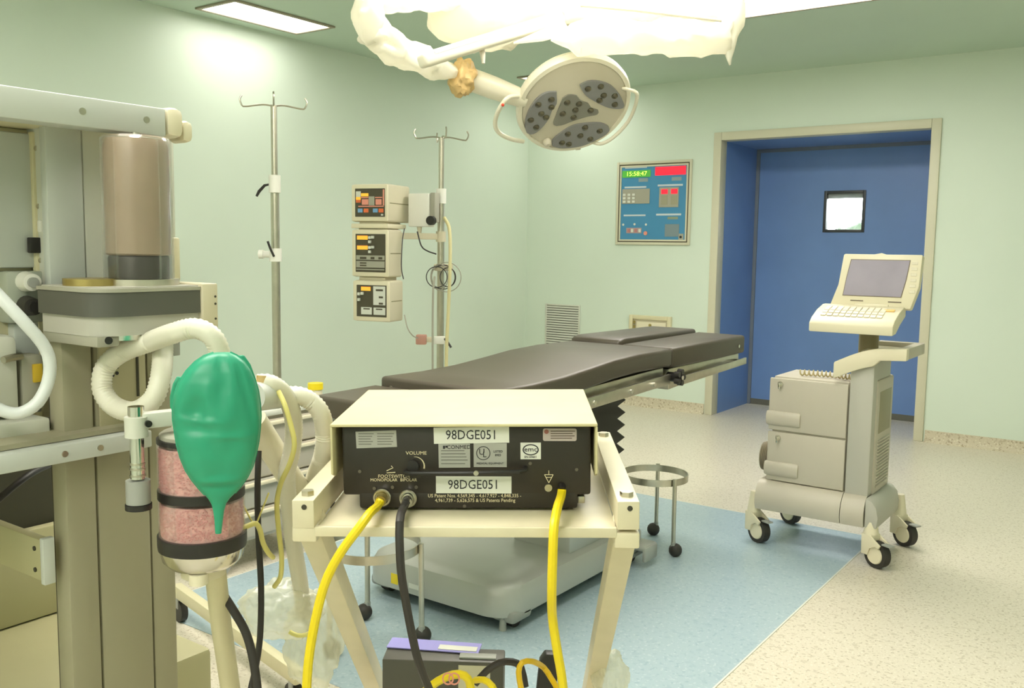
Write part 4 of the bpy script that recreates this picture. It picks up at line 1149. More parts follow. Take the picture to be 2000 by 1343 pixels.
# ---------------------------------------------------------------- hoses and tubes
def hose(name, pts, r, m, label, cat='hose', pitch=0.006, plain=False):
    g = G()
    if plain: g.tube(spline(pts, 0.008), r, 12)
    else: corrugated(g, pts, r, pitch)
    return tag(g.obj(name, m, smooth=60), label, cat)
hose('corrugated_hose', [(-1.3450, 0.8919, 1.1984), (-1.3201, 0.8745, 1.1722), (-1.2935, 0.8522, 1.1394), (-1.2925, 0.8361, 1.1046), (-1.3238, 0.8234, 1.0839), (-1.3693, 0.8162, 1.0888), (-1.3953, 0.8131, 1.1132), (-1.3944, 0.8182, 1.1478), (-1.3648, 0.8304, 1.1741), (-1.3132, 0.8450, 1.1932), (-1.2462, 0.8460, 1.2121), (-1.2125, 0.8588, 1.2205), (-1.1914, 0.8726, 1.2100), (-1.1879, 0.8844, 1.1856), (-1.1911, 0.8897, 1.1490)], 0.0165, hose_m, 'milky corrugated hose looping under the bellows housing')
hose('supply_hose', [(-1.4366, 0.6579, 1.2903), (-1.4096, 0.6732, 1.2589), (-1.3927, 0.6935, 1.2266), (-1.3892, 0.7166, 1.1943), (-1.3890, 0.7257, 1.1676), (-1.3886, 0.7219, 1.1364), (-1.3892, 0.7054, 1.1068), (-1.3994, 0.6838, 1.0920), (-1.4114, 0.6635, 1.0966), (-1.4240, 0.6444, 1.1147)], 0.0095, hosew_m, 'plain white supply hose looped in front of the gas outlets', plain=True)
hose('corrugated_hose', [(-1.1989, 0.9676, 1.1251), (-1.1854, 0.9773, 1.1253), (-1.1846, 1.0008, 1.1108), (-1.1936, 1.0277, 1.0823), (-1.2085, 1.0490, 1.0423), (-1.2235, 1.0568, 0.9942), (-1.2429, 1.0614, 0.9448), (-1.2644, 1.0859, 0.8707), (-1.2854, 1.1116, 0.8029), (-1.3164, 1.1524, 0.7157), (-1.3331, 1.1791, 0.6318)], 0.0155, hose_m, 'milky corrugated hose dropping straight from the elbow beside the bag')
hose('corrugated_hose', [(-1.2149, 1.0263, 1.0933), (-1.1926, 1.0426, 1.0963), (-1.1819, 1.0614, 1.0863), (-1.1729, 1.0773, 1.0639), (-1.1795, 1.0924, 1.0259), (-1.1943, 1.1009, 0.9815), (-1.2620, 1.1441, 0.9256), (-1.3361, 1.1937, 0.8584), (-1.3878, 1.2202, 0.7753)], 0.0165, hose_m, 'milky corrugated hose arching towards the trolley')
wt = thing('slanting_arm', 'wide cream arm slanting from the bag down towards the trolley', 'arm', (-1.2373, 1.0458, 0.9851))
A_, B_ = Vector((-1.2654, 1.0093, 1.0501)), Vector((-1.2848, 1.1452, 0.8681))
G().tube([A_ + (B_ - A_) * t for t in (0, 0.1, 0.9, 1)], 0.0225, 20).obj('tube', mat('pale_cream_arm', (0.72, 0.68, 0.52), 0.4), wt, world=True)
el = thing('hose_elbow', 'pale grey elbow connector behind the green bag', 'hose connector', (-1.1871, 0.9732, 1.1029))
G().cyl((-1.1820, 0.9404, 1.1075), (-1.2045, 1.0099, 1.1008), 0.024, n=22).obj('elbow', mat('pale_grey_connector', (0.58, 0.60, 0.56), 0.4), el, world=True)
G().cyl((-1.2045, 1.0099, 1.1008), (-1.2064, 1.0323, 1.0926), 0.019, 0.017, n=20).obj('spigot', white, el, world=True)
G().cyl((-1.1874, 0.9622, 1.1151), (-1.1878, 0.9650, 1.1390), 0.008, n=14).obj('orange_collar', tape, el, world=True)
hose('sampling_tube', [(-1.1716, 0.9855, 1.1122), (-1.1541, 0.9831, 1.0926), (-1.1437, 0.9864, 1.0598), (-1.1367, 0.9874, 1.0286), (-1.1406, 0.9807, 0.9980), (-1.1503, 0.9695, 0.9649), (-1.1604, 0.9700, 0.9291), (-1.1697, 0.9814, 0.8773), (-1.1789, 0.9938, 0.8329), (-1.1931, 1.0031, 0.7916), (-1.2157, 1.0085, 0.7669)], 0.0042, yellow2, 'thin pale yellow sampling tube hanging from the elbow', 'tube', plain=True)
hose('sampling_tube', [(-1.1412, 0.8827, 0.9131), (-1.1461, 0.9040, 0.9135), (-1.1464, 0.9161, 0.9130), (-1.1482, 0.9254, 0.8996), (-1.1585, 0.9394, 0.8730), (-1.1655, 0.9562, 0.8501), (-1.1751, 0.9724, 0.8369)], 0.0042, yellow2, 'short pale yellow tube bent over the black cable', 'tube', plain=True)
hose('sampling_tube', [(-1.2497, 1.0689, 0.6570), (-1.2380, 1.0765, 0.6508), (-1.2246, 1.0863, 0.6519), (-1.2207, 1.1022, 0.6581)], 0.004, yellow2, 'short pale yellow tube end showing through the plastic film', 'tube', plain=True)
hose('drain_string', [(-1.1729, 0.9129, 0.9395), (-1.1651, 0.9164, 0.9235), (-1.1583, 0.9197, 0.9107)], 0.0014, yellow2, 'thin cream string left of the black cable', 'string', plain=True)
hose('drain_string', [(-1.1413, 0.9380, 0.9587), (-1.1469, 0.9311, 0.9359), (-1.1531, 0.9236, 0.9124)], 0.0014, yellow2, 'thin cream string right of the black cable', 'string', plain=True)
hose('black_cable', [(-1.2386, 0.9976, 1.0023), (-1.2272, 0.9849, 0.9360), (-1.2202, 0.9800, 0.8589), (-1.2105, 0.9759, 0.7734), (-1.2063, 0.9690, 0.6963), (-1.2082, 0.9611, 0.6448), (-1.2128, 0.9522, 0.6018), (-1.2148, 0.9431, 0.5418)], 0.0052, cable_b, 'black cable hanging straight down behind the canister', 'cable', plain=True)
hose('black_cable', [(-1.2706, 0.9242, 0.8015), (-1.2419, 0.9176, 0.7836), (-1.2040, 0.9163, 0.7541), (-1.1867, 0.9245, 0.7212), (-1.1742, 0.9281, 0.6799), (-1.1642, 0.9283, 0.6261), (-1.1580, 0.9253, 0.5681)], 0.0072, cable_b, 'thicker black cable slanting out from under the canister', 'cable', plain=True)
hose('black_cable', [(-1.6200, 0.7334, 0.8959), (-1.6200, 0.7686, 0.9200), (-1.6400, 0.8148, 0.9351), (-1.7000, 0.8836, 0.9322)], 0.006, cable_b, 'black cable inside the machine below the lower rail', 'cable', plain=True)

# ================================================================ TROLLEY WITH THE ELECTROSURGICAL UNIT
YAW = R(34.5)
tl = thing('instrument_trolley', 'cream steel trolley with raised side rails carrying the electrosurgical unit', 'trolley', (-0.852, 1.066, 0), (0, 0, YAW))
TT = Matrix.Translation((0, 0, 0.95)) @ Matrix.Rotation(R(-0.9), 4, 'Y') @ Matrix.Translation((0, 0, -0.95))
cart_m = mat('cream_trolley_paint', (0.68, 0.62, 0.44), 0.4, var=0.04, scale=15)
LX0, LX1, FY, BY_ = -0.240, 0.260, -0.072, 0.43
for x in (LX0, LX1 - 0.032):
    rl = G().box(x, x + 0.032, FY, BY_, 0.946, 0.988, 0.002, M=TT).obj('side_rail', cart_m, tl)
    for y in (FY + 0.03, BY_ - 0.04):
        G().cyl(TT @ Vector((x + 0.016, y, 0.988)), TT @ Vector((x + 0.016, y, 0.995)), 0.010, n=6).obj('bolt', steel, rl)
    G().cyl(TT @ Vector((x + 0.018, FY, 0.978)), TT @ Vector((x + 0.018, FY - 0.001, 0.978)), 0.004, n=10).obj('drill_hole', darkin, rl)
G().box(LX0 + 0.032, LX1 - 0.032, FY + 0.01, BY_, 0.939, 0.9455, 0.001, M=TT).obj('shelf', cart_m, tl)
G().box(LX0 + 0.032, LX1 - 0.032, FY, FY + 0.0098, 0.934, 0.949, 0.002, M=TT).obj('front_lip', cart_m, tl)
for x in (LX0, LX1 - 0.034):
    A_ = Vector((x + 0.017, FY + 0.03, 0.951)); B_ = Vector((x + 0.017, FY + 0.93, 0.105))
    d_ = B_ - A_; L = d_.length
    M_ = Matrix.Translation(A_) @ Matrix.Rotation(math.atan2(d_.z, d_.y), 4, 'X')
    G().box(-0.017, 0.017, 0.012, L, -0.020, 0.020, 0.002, M=M_).obj('leg', cart_m, tl)
    G().box(x - 0.001, x + 0.035, FY + 0.001, FY + 0.07, 0.922, 0.9455, 0.003).obj('leg_plate', cart_m, tl)
    rn = G().box(x, x + 0.034, -0.05, 0.88, 0.075, 0.108, 0.003).obj('floor_runner', cart_m, tl)
    for y in (-0.02, 0.85):
        G().cyl((x + 0.005, y, 0.0375), (x + 0.029, y, 0.0375), 0.0372, n=20).obj('castor_wheel', rubber, tl)
G().box(LX0 + 0.034, LX1 - 0.034, 0.80, 0.835, 0.108, 0.14, 0.003).obj('cross_bar', cart_m, tl)
G().box(LX0 + 0.036, LX1 - 0.036, 0.0, 0.46, 0.43, 0.44, 0.002).obj('lower_shelf', cart_m, tl)

es = thing('electrosurgical_unit', 'cream and black electrosurgical unit seen from its labelled back', 'electrosurgical unit', (-0.852, 1.072, 0.9458), (0, R(-1.1), R(34.8)))
Hh = 0.1395
G().box(-0.202, 0.202, 0.0, 0.34, Hh - 0.005, Hh, 0.002).obj('lid', cream2, es)
for sx in (-1, 1):
    G().prism([(0.0, 0.062), (0.0, Hh - 0.005), (0.34, Hh - 0.005), (0.34, 0.055), (0.02, 0.055)], sx * 0.202, sx * 0.1985, 'x', 0.001).obj('lid_side', cream2, es)
G().box(-0.1875, 0.193, 0.016, 0.33, 0.0255, Hh - 0.006, 0.004).obj('rear_panel', panelblk, es)
G().box(-0.163, 0.173, 0.0164, 0.31, 0.004, 0.034, 0.004).obj('lower_panel', panelblk, es)
for x in (-0.14, 0.15):
    for y in (0.04, 0.28): G().cyl((x, y, 0.0), (x, y, 0.006), 0.012, n=12).obj('foot', rubber, es)
def eu(px): return (px - 904) * 0.000778
def ev(py): return Hh - (py - 829) * 0.000805
def elabel(name, m, x0, y0, x1, y1, rot=0.0, y=0.016, t=0.0008, r=0.0):
    cx_, cz_ = (eu(x0) + eu(x1)) / 2, (ev(y0) + ev(y1)) / 2
    M_ = Matrix.Translation((cx_, y, cz_)) @ Matrix.Rotation(R(rot), 4, 'Y')
    w2, h2_ = (eu(x1) - eu(x0)) / 2, (ev(y0) - ev(y1)) / 2
    if r: g = G().prism(rrect(-w2, w2, -h2_, h2_, r), -t, 0.0002, 'y', M=M_)
    else: g = G().box(-w2, w2, -t, 0.0002, -h2_, h2_, M=M_)
    return g.obj(name, m, es, smooth=0)
def etext(s_, px, py, size, m, parent, y=0.0149, sx=1.0):
    return text(s_, size, m, parent, (eu(px), y, ev(py)), sx=sx)
l1 = elabel('asset_label', paper, 844, 839, 992, 870, -0.8)
etext('98DGE051', 918, 854.5, 0.0205, ink, l1, sx=0.86)
l2 = elabel('asset_label', paper, 847, 934, 996, 967, 0.3, y=0.0158)
etext('98DGE051', 921, 950.5, 0.0205, ink, l2, sx=0.86)
lg_ = elabel('rating_label', silverl, 691, 846, 771, 878, -2)
for k, py in enumerate((851, 856, 861, 866, 871)):
    for u0, u1 in ((696, 726), (733, 766)):
        G().box(eu(u0), eu(u1 - (k * 3) % 7), 0.0148, 0.0152, ev(py + 1), ev(py - 0.6)).obj('print_line', mat('grey_print', (0.16, 0.16, 0.14), 0.6), lg_, smooth=0)
lc_ = elabel('maker_label', silverl, 853, 871, 915, 917, -0.3)
etext('CONMED', 893, 877.5, 0.0085, ink, lc_)
g = G(); g.box(eu(862), eu(866), 0.0146, 0.0152, ev(880.5), ev(874.5)); g.box(eu(867), eu(871), 0.0146, 0.0152, ev(878), ev(874.5)); g.obj('maker_mark', ink, lc_, smooth=0)
for py in (884, 890, 896, 902, 909):
    G().box(eu(858), eu(910 - (py * 7) % 11), 0.0148, 0.0152, ev(py + 0.9), ev(py - 0.6)).obj('print_line', mat('grey_print', (0.16, 0.16, 0.14)), lc_, smooth=0)
lu = elabel('approval_label', silverl, 922, 870, 987, 916, 0.3)
g = G().tube([(eu(941) + 0.0102 * math.cos(2 * PI * i / 28), 0.0150, ev(889) + 0.0102 * math.sin(2 * PI * i / 28)) for i in range(28)], 0.0006, 5, closed=True)
g.obj('mark_ring', ink, lu)
etext('U', 938, 887, 0.0135, ink, lu); etext('L', 943.5, 892, 0.0125, ink, lu)
etext('LISTED', 970, 886, 0.0048, ink, lu); etext('89E5', 970, 893, 0.0048, ink, lu); etext('MEDICAL EQUIPMENT', 954, 909, 0.0042, ink, lu)
le = elabel('emc_label', paper, 1014, 869, 1054, 901)
g = G().tube([(eu(1034) + 0.0115 * math.cos(2 * PI * i / 28), 0.0150, ev(882.5) + 0.0078 * math.sin(2 * PI * i / 28)) for i in range(28)], 0.0009, 5, closed=True)
g.obj('mark_ring', ink, le)
etext('emc', 1034, 882, 0.0105, ink, le, sx=1.15); etext('EN 60601', 1034, 896.5, 0.0048, ink, le)
lr_ = elabel('warning_label', pinkl, 1058, 842, 1124, 866, 0.3, r=0.003)
G().cyl((eu(1065), 0.0150, ev(848)), (eu(1065), 0.0154, ev(848)), 0.0035, n=14).obj('warning_mark', mat('dull_red_print', (0.25, 0.09, 0.07), 0.6), lr_)
for k, py in enumerate((847, 851.5, 856, 860.5)):
    G().box(eu(1073), eu(1121 - (k * 5) % 9), 0.0148, 0.0152, ev(py + 0.9), ev(py - 0.7)).obj('print_line', mat('dark_brown_print', (0.1, 0.07, 0.05), 0.6), lr_, smooth=0)
rpn = [o for o in es.children if o.name.startswith('rear_panel')][0]
etext('VOLUME', 809, 889, 0.0075, cream_ink, rpn, y=0.0157, sx=1.1)
arc = [(eu(806) + 0.0145 * math.cos(a), 0.0156, ev(914) + 0.0145 * math.sin(a)) for a in [R(95 - 110 * i / 14) for i in range(15)]]
G().tube(arc, 0.0008, 5, rad=[0.0003 + 0.0011 * i / 14 for i in range(15)]).obj('volume_arc', cream_ink, rpn)
G().cyl((eu(803), 0.016, ev(912)), (eu(803), 0.008, ev(912)), 0.009, n=20).obj('volume_knob', black, rpn)
G().tube([(eu(750), 0.0156, ev(923)), (eu(763), 0.0156, ev(917)), (eu(759), 0.0156, ev(913.5))], 0.0007, 5).obj('pedal_symbol', cream_ink, rpn)
G().tube([(eu(750), 0.0156, ev(927)), (eu(767), 0.0156, ev(926))], 0.0007, 5).obj('pedal_symbol', cream_ink, rpn)
etext('FOOTSWITCH', 764, 934, 0.0075, cream_ink, rpn, y=0.0157)
etext('MONOPOLAR', 744, 941, 0.0066, cream_ink, rpn, y=0.0157); etext('BIPOLAR', 793, 941, 0.0066, cream_ink, rpn, y=0.0157)
etext('US Patent Nos. 4,569,345 - 4,617,927 - 4,848,335 -', 923, 972, 0.0078, cream_ink, rpn, y=0.0157, sx=0.89)
etext('4,961,739 - 5,626,575 & US Patents Pending', 924, 981, 0.0078, cream_ink, rpn, y=0.0157, sx=0.89)
# bar handle across the panel
hdl = G().tube([(eu(788), 0.0155, ev(925)), (eu(790), 0.004, ev(924)), (eu(800), -0.002, ev(923)), (eu(930), -0.003, ev(922)), (eu(1012), -0.002, ev(920)), (eu(1022), 0.004, ev(919)), (eu(1024), 0.0155, ev(918))], 0.0038, 10).obj('bar_handle', black, es)
G().cyl((eu(928), -0.005, ev(921)), (eu(928), -0.008, ev(921)), 0.004, n=8).obj('handle_screw', steel, hdl)
for (px, py) in ((697, 924), (1124, 921), (1093, 835), (1033, 909), (790, 932), (725, 957), (761, 955), (808, 955), (903, 992)):
    G().cyl((eu(px), 0.016, ev(py)), (eu(px), 0.0145, ev(py)), 0.0026, n=10).obj('panel_screw', mat('dull_screw', (0.16, 0.14, 0.11), 0.4, 0.7), rpn)
G().box(0.173, 0.185, 0.03, 0.05, 0.008, 0.02, 0.002).obj('side_terminal', steel, es)
# earth stud with triangle
for q in ((1061, 931, 1078, 931), (1061, 931, 1069.5, 947), (1078, 931, 1069.5, 947), (1069.5, 923, 1069.5, 931), (1064.5, 936, 1074.5, 936)):
    G().tube([(eu(q[0]), 0.0156, ev(q[1])), (eu(q[2]), 0.0156, ev(q[3]))], 0.0006, 5).obj('earth_symbol', cream_ink, rpn)
G().cyl((eu(1068.5), 0.016, ev(956)), (eu(1068.5), 0.0125, ev(956)), 0.0058, n=16).obj('earth_stud', steel, rpn)
G().cyl((eu(1095), 0.016, ev(954)), (eu(1095), 0.006, ev(958)), 0.0065, 0.0055, n=16).obj('cord_gland', black, rpn)
# two round footswitch sockets
for px, py in ((741, 973), (792, 975)):
    sk = G().cyl((eu(px), 0.016, ev(py)), (eu(px), 0.0085, ev(py)), 0.0138, n=26).obj('socket', chrome, es)
    G().tube([(eu(px) + 0.0118 * math.cos(2 * PI * i / 26), 0.0085, ev(py) + 0.0118 * math.sin(2 * PI * i / 26)) for i in range(26)], 0.0022, 6, closed=True).obj('socket_ring', steel, sk)
    G().cyl((eu(px), 0.0085, ev(py)), (eu(px), -0.006, ev(py) - 0.002), 0.0092, 0.0085, n=20).obj('plug', brass if px < 760 else chrome, sk)

# cords
def cord(name, pts, r, m, label, cat):
    return tag(G().tube(spline(pts, 0.012), r, 10).obj(name, m, es, world=True), label)
EX = XF[es.name]
def esp(px, py, y): return tuple(EX @ Vector((eu(px), y, ev(py))))
cord('footswitch_cord', [esp(741, 974, -0.004), esp(737, 981, -0.018), (-0.9090, 0.9266, 0.9705), (-0.9064, 0.9016, 0.9545), (-0.9163, 0.8854, 0.9316), (-0.9283, 0.8732, 0.9035), (-0.9366, 0.8634, 0.8734), (-0.9423, 0.8540, 0.8319), (-0.9457, 0.8461, 0.7891), (-0.9463, 0.8406, 0.7498), (-0.9440, 0.8349, 0.6928)], 0.0066, yellow_m, 'yellow cord plugged into the round socket under MONOPOLAR', 'cord')
cord('footswitch_cord', [esp(792, 976, -0.004), esp(787, 985, -0.016), (-0.8697, 0.9482, 0.9682), (-0.8593, 0.9347, 0.9496), (-0.8539, 0.9321, 0.8989), (-0.8562, 0.9433, 0.8546), (-0.8522, 0.9520, 0.8036), (-0.8534, 0.9691, 0.7510), (-0.8613, 1.0048, 0.6876), (-0.8630, 1.0435, 0.6138)], 0.0062, cable_b, 'black cord plugged into the round socket under BIPOLAR', 'cord')
cord('mains_cord', [esp(1095, 957, 0.008), esp(1093, 967, 0.0), (-0.7076, 1.1083, 0.9745), (-0.6935, 1.0801, 0.9647), (-0.6842, 1.0624, 0.9484), (-0.6821, 1.0578, 0.8721), (-0.6943, 1.0795, 0.8206), (-0.6891, 1.0838, 0.7767), (-0.6825, 1.0889, 0.7317), (-0.6778, 1.0964, 0.6675)], 0.0068, yellow_m, 'yellow mains cord hanging from the right end of the unit', 'cord')

# ---------------------------------------------------------------- things on the lower shelf
CT = XF[tl.name]
fb = thing('footswitch_box', 'dark grey box with a white plate on the lower trolley shelf', 'equipment box', tuple(CT @ Vector((-0.055, 0.33, 0.44))), (0, 0, R(33)))
G().box(-0.115, 0.115, -0.03, 0.03, 0.0, 0.135, 0.004).obj('case', mat('dark_grey_case', (0.08, 0.075, 0.06), 0.45), fb)
G().box(0.03, 0.09, -0.0315, -0.0302, 0.06, 0.128).obj('white_plate', mat('cream_plate', (0.55, 0.52, 0.38), 0.5), fb)
G().box(0.03, 0.10, -0.02, 0.0, 0.1352, 0.139, 0.001).obj('lid_strip', greypl, fb)
pc = tag(G().box(-0.11, 0.07, 0.0, 0.045, 0.0, 0.002, M=Matrix.Translation(CT @ Vector((-0.06, 0.335, 0.5765))) @ Matrix.Rotation(R(28), 4, 'Z')).obj('printed_card', purple), 'purple and white printed card lying on the dark grey box', 'card')
pk = G().box(-0.01, 0.065, 0.006, 0.026, 0.0022, 0.003, M=Matrix.Translation(CT @ Vector((-0.06, 0.335, 0.5765))) @ Matrix.Rotation(R(28), 4, 'Z')).obj('white_print', paper, pc)
fp = thing('foot_pedal', 'black foot pedal handle standing up beside the dark grey box', 'foot pedal', tuple(CT @ Vector((0.125, 0.25, 0.44))), (0, R(6), R(40)))
G().prism([(-0.014, 0.0), (0.014, 0.0), (0.018, 0.10), (0.020, 0.165), (0.010, 0.18), (-0.008, 0.18), (-0.016, 0.165)], -0.011, 0.011, 'y', 0.003).obj('handle', black, fp)
G().box(-0.05, 0.03, -0.03, 0.03, 0.0, 0.02, 0.005).obj('base', black, fp)
lead('yellow_cable_loop', [(-0.9486, 1.0565, 0.6146), (-0.9130, 1.0626, 0.6557), (-0.8869, 1.0715, 0.6768), (-0.8696, 1.0846, 0.6819), (-0.8580, 1.0920, 0.6749), (-0.8585, 1.1009, 0.6501), (-0.8646, 1.1147, 0.5997)], 0.0068, yellow_m, 'yellow cable looped over the left of the dark grey box', 'cable')
lead('yellow_cable_loop', [(-0.8779, 1.1363, 0.6493), (-0.8549, 1.1294, 0.6596), (-0.8371, 1.1290, 0.6539), (-0.8323, 1.1411, 0.6248)], 0.0055, yellow_m, 'short piece of yellow cable at the middle of the dark grey box', 'cable')
lead('yellow_cable_loop', [(-0.8065, 1.1810, 0.5991), (-0.8160, 1.1790, 0.6362), (-0.8213, 1.1786, 0.6635), (-0.8177, 1.1832, 0.6793), (-0.8124, 1.2050, 0.6745), (-0.8203, 1.2511, 0.6444), (-0.8031, 1.2492, 0.6303), (-0.7823, 1.2379, 0.6186), (-0.7723, 1.2396, 0.5764)], 0.0048, mat('deep_yellow_cable', (0.70, 0.45, 0.01), 0.4), 'deep yellow cable looped round the black foot pedal handle', 'cable')
lead('black_cable_loop', [(-0.8892, 1.1510, 0.6341), (-0.8756, 1.1634, 0.6553), (-0.8594, 1.1768, 0.6690), (-0.8480, 1.1971, 0.6665), (-0.8403, 1.2131, 0.6529), (-0.8325, 1.2147, 0.6215)], 0.0062, cable_b, 'black cable arching over the top of the dark grey box', 'cable')
ti = G()
for k in range(2):
    c_ = Vector(((-0.8683, 1.0552, 0.6861), (-0.8605, 1.0607, 0.6862))[k])
    ti.tube([c_ + Vector((0.008 * math.cos(a) * 0.82, 0.008 * math.cos(a) * 0.57, 0.009 * math.sin(a))) for a in [2 * PI * i / 16 for i in range(16)]], 0.0013, 6, closed=True)
tag(ti.obj('cable_tie', salmon), 'red and white twist tie on the yellow cable loop', 'cable tie')

# ---------------------------------------------------------------- clear plastic film round the trolley leg
def crumple(name, c, sx, sy, sz, label, seed, amp=0.035, m=clear_film):
    g = G()
    b = bmesh.new(); bmesh.ops.create_icosphere(b, subdivisions=5, radius=1.0)
    for v in b.verts:
        q = v.co * 2.2 + Vector((seed, 0, 0))
        k = 1 + 0.22 * noise.noise(q) + 0.10 * noise.noise(q * 2.7) + 0.05 * noise.noise(q * 6)
        v.co = Vector((v.co.x * sx * k, v.co.y * sy * k, v.co.z * sz * k))
    b.transform(Matrix.Translation(c) @ Matrix.Rotation(R(35), 4, 'Z'))
    g.merge(b)
    return tag(g.obj(name, m, smooth=180), label, 'plastic film')
crumple('plastic_film', (-1.3568, 1.1397, 0.6490), 0.075, 0.05, 0.055, 'crumpled clear plastic film behind the hanging black cable', 1.3)
crumple('plastic_film', (-1.3596, 1.2247, 0.5567), 0.055, 0.05, 0.10, 'clear plastic film bunched beside the left trolley leg', 4.2)
crumple('plastic_film', (-0.8584, 1.5520, 0.5044), 0.035, 0.035, 0.05, 'clear plastic film wrapped round the right trolley leg', 7.7)

# ================================================================ SURGICAL LIGHT
LM = Matrix([r for r in [[0.71861, -0.42539, -0.55013, -2.11543], [0.67711, 0.60831, 0.4141, 3.38476], [0.1585, -0.67008, 0.72517, 1.94726]]] + [[0, 0, 0, 1]])
sl_ = thing('surgical_light', 'round white surgical lamp head with four grey lens pods', 'surgical light', tuple(LM.to_translation()))
def lpart(g, name, m, parent=None, smooth=40):
    return g.obj(name, m, parent or sl_, world=True, smooth=smooth, M=LM)
RL = 0.240
lpart(G().lathe([(RL - 0.05, 0.075), (RL - 0.012, 0.066), (RL + 0.004, 0.045), (RL + 0.004, 0.040)], n=60), 'back_shell', lampw)
lpart(G().lathe([(RL - 0.004, 0.0395), (RL + 0.006, 0.036), (RL + 0.010, 0.016), (RL + 0.004, 0.0), (RL - 0.012, -0.004), (RL - 0.016, 0.004)], n=60), 'rim', lampw)
lpart(G().lathe([(0.001, 0.006), (RL - 0.016, 0.006), (RL - 0.016, 0.001), (0.10, -0.006), (0.001, -0.008)], n=60), 'face', lampf)
lpart(G().box(0.02, 0.045, RL - 0.01, RL + 0.014, 0.005, 0.06, 0.003), 'rim_joint', lampf)
pods = [
 [(-0.0839, -0.0984, 0.0000), (-0.1273, -0.1000, 0.0000), (-0.1678, -0.0722, 0.0000), (-0.1995, -0.0159, 0.0000), (-0.2141, 0.0446, 0.0000), (-0.2068, 0.0991, 0.0000), (-0.1774, 0.1097, 0.0000), (-0.1420, 0.0818, 0.0000), (-0.1141, 0.0390, 0.0000), (-0.0981, -0.0103, 0.0000), (-0.0815, -0.0373, 0.0000)],
 [(0.0130, -0.1173, 0.0000), (0.0447, -0.1305, 0.0000), (0.0954, -0.1228, 0.0000), (0.1507, -0.0909, 0.0000), (0.1938, -0.0340, 0.0000), (0.2173, 0.0212, 0.0000), (0.2005, 0.0350, 0.0000), (0.1495, 0.0213, 0.0000), (0.0949, -0.0146, 0.0000), (0.0404, -0.0633, 0.0000)],
 [(-0.0907, 0.1940, 0.0000), (-0.0896, 0.1621, 0.0000), (-0.0546, 0.1248, 0.0000), (-0.0061, 0.0932, 0.0000), (0.0596, 0.0900, 0.0000), (0.1245, 0.1036, 0.0000), (0.1617, 0.1354, 0.0000), (0.1527, 0.1657, 0.0000), (0.1016, 0.1949, 0.0000), (0.0378, 0.2164, 0.0000), (-0.0437, 0.2140, 0.0000)],
 [(-0.0561, -0.0599, 0.0000), (-0.0349, -0.0751, 0.0000), (0.0028, -0.0665, 0.0000), (0.0222, -0.0369, 0.0000), (0.0570, -0.0153, 0.0000), (0.0722, 0.0116, 0.0000), (0.1026, 0.0274, 0.0000), (0.0998, 0.0491, 0.0000), (0.0571, 0.0532, 0.0000), (-0.0075, 0.0677, 0.0000), (-0.0564, 0.0820, 0.0000), (-0.0906, 0.0735, 0.0000), (-0.0812, 0.0251, 0.0000), (-0.0696, -0.0166, 0.0000)]]
for k, P_ in enumerate(pods):
    c_ = Vector((sum(p[0] for p in P_) / len(P_), sum(p[1] for p in P_) / len(P_), 0))
    loop = spline([p for p in P_] + [P_[0]], 0.012)
    o2 = [(c_.x + (p.x - c_.x), c_.y + (p.y - c_.y)) for p in loop[:-1]]
    pm = lens_m if k < 3 else mat('olive_lens_pod', (0.25, 0.245, 0.21), 0.3)
    pod = lpart(G().prism(o2, -0.013, 0.0, 'z'), 'lens_pod', pm, smooth=30)
    pts = [c_] + [c_ + (Vector((p[0], p[1], 0)) - c_) * 0.66 for p in P_[::2 if k < 3 else 3]]
    for q in pts:
        lpart(G().lathe([(0.014, -0.0131), (0.013, -0.017), (0.006, -0.020), (0.001, -0.0205)], (q.x, q.y, 0), 14), 'lens', lens_d, pod)
cpt = (-0.1145, 0.1694, 0.0000)
lpart(G().lathe([(0.018, -0.002), (0.017, -0.02), (0.008, -0.03), (0.001, -0.03)], (cpt[0], cpt[1], 0), 18), 'camera_knob', lampf)
hr = [(0.2019, -0.0647, -0.0000), (0.2342, -0.0647, -0.0200), (0.2568, -0.0557, -0.0300), (0.2625, -0.0254, -0.0300), (0.2559, 0.0361, -0.0300), (0.2333, 0.1023, -0.0300), (0.1949, 0.1559, -0.0300), (0.1563, 0.1901, -0.0300), (0.1233, 0.2108, -0.0200), (0.0960, 0.2146, -0.0000)]
lpart(G().tube(spline(hr, 0.012), 0.008, 10), 'grab_handle', lampw)
hl = [(-0.2437, -0.0921, -0.0000), (-0.2863, -0.1094, -0.0200), (-0.3183, -0.0832, -0.0300), (-0.3426, -0.0260, -0.0300), (-0.3456, 0.0280, -0.0300), (-0.3241, 0.0705, -0.0300), (-0.2735, 0.1161, -0.0200), (-0.2197, 0.1542, -0.0000)]
hlo = lpart(G().tube(spline(hl, 0.012), 0.0095, 10), 'grab_handle', lampw)
rm = Vector((-0.3159, -0.0909, -0.0400))
lpart(G().sphere(rm, 0.0065), 'red_mark', redm, hlo)
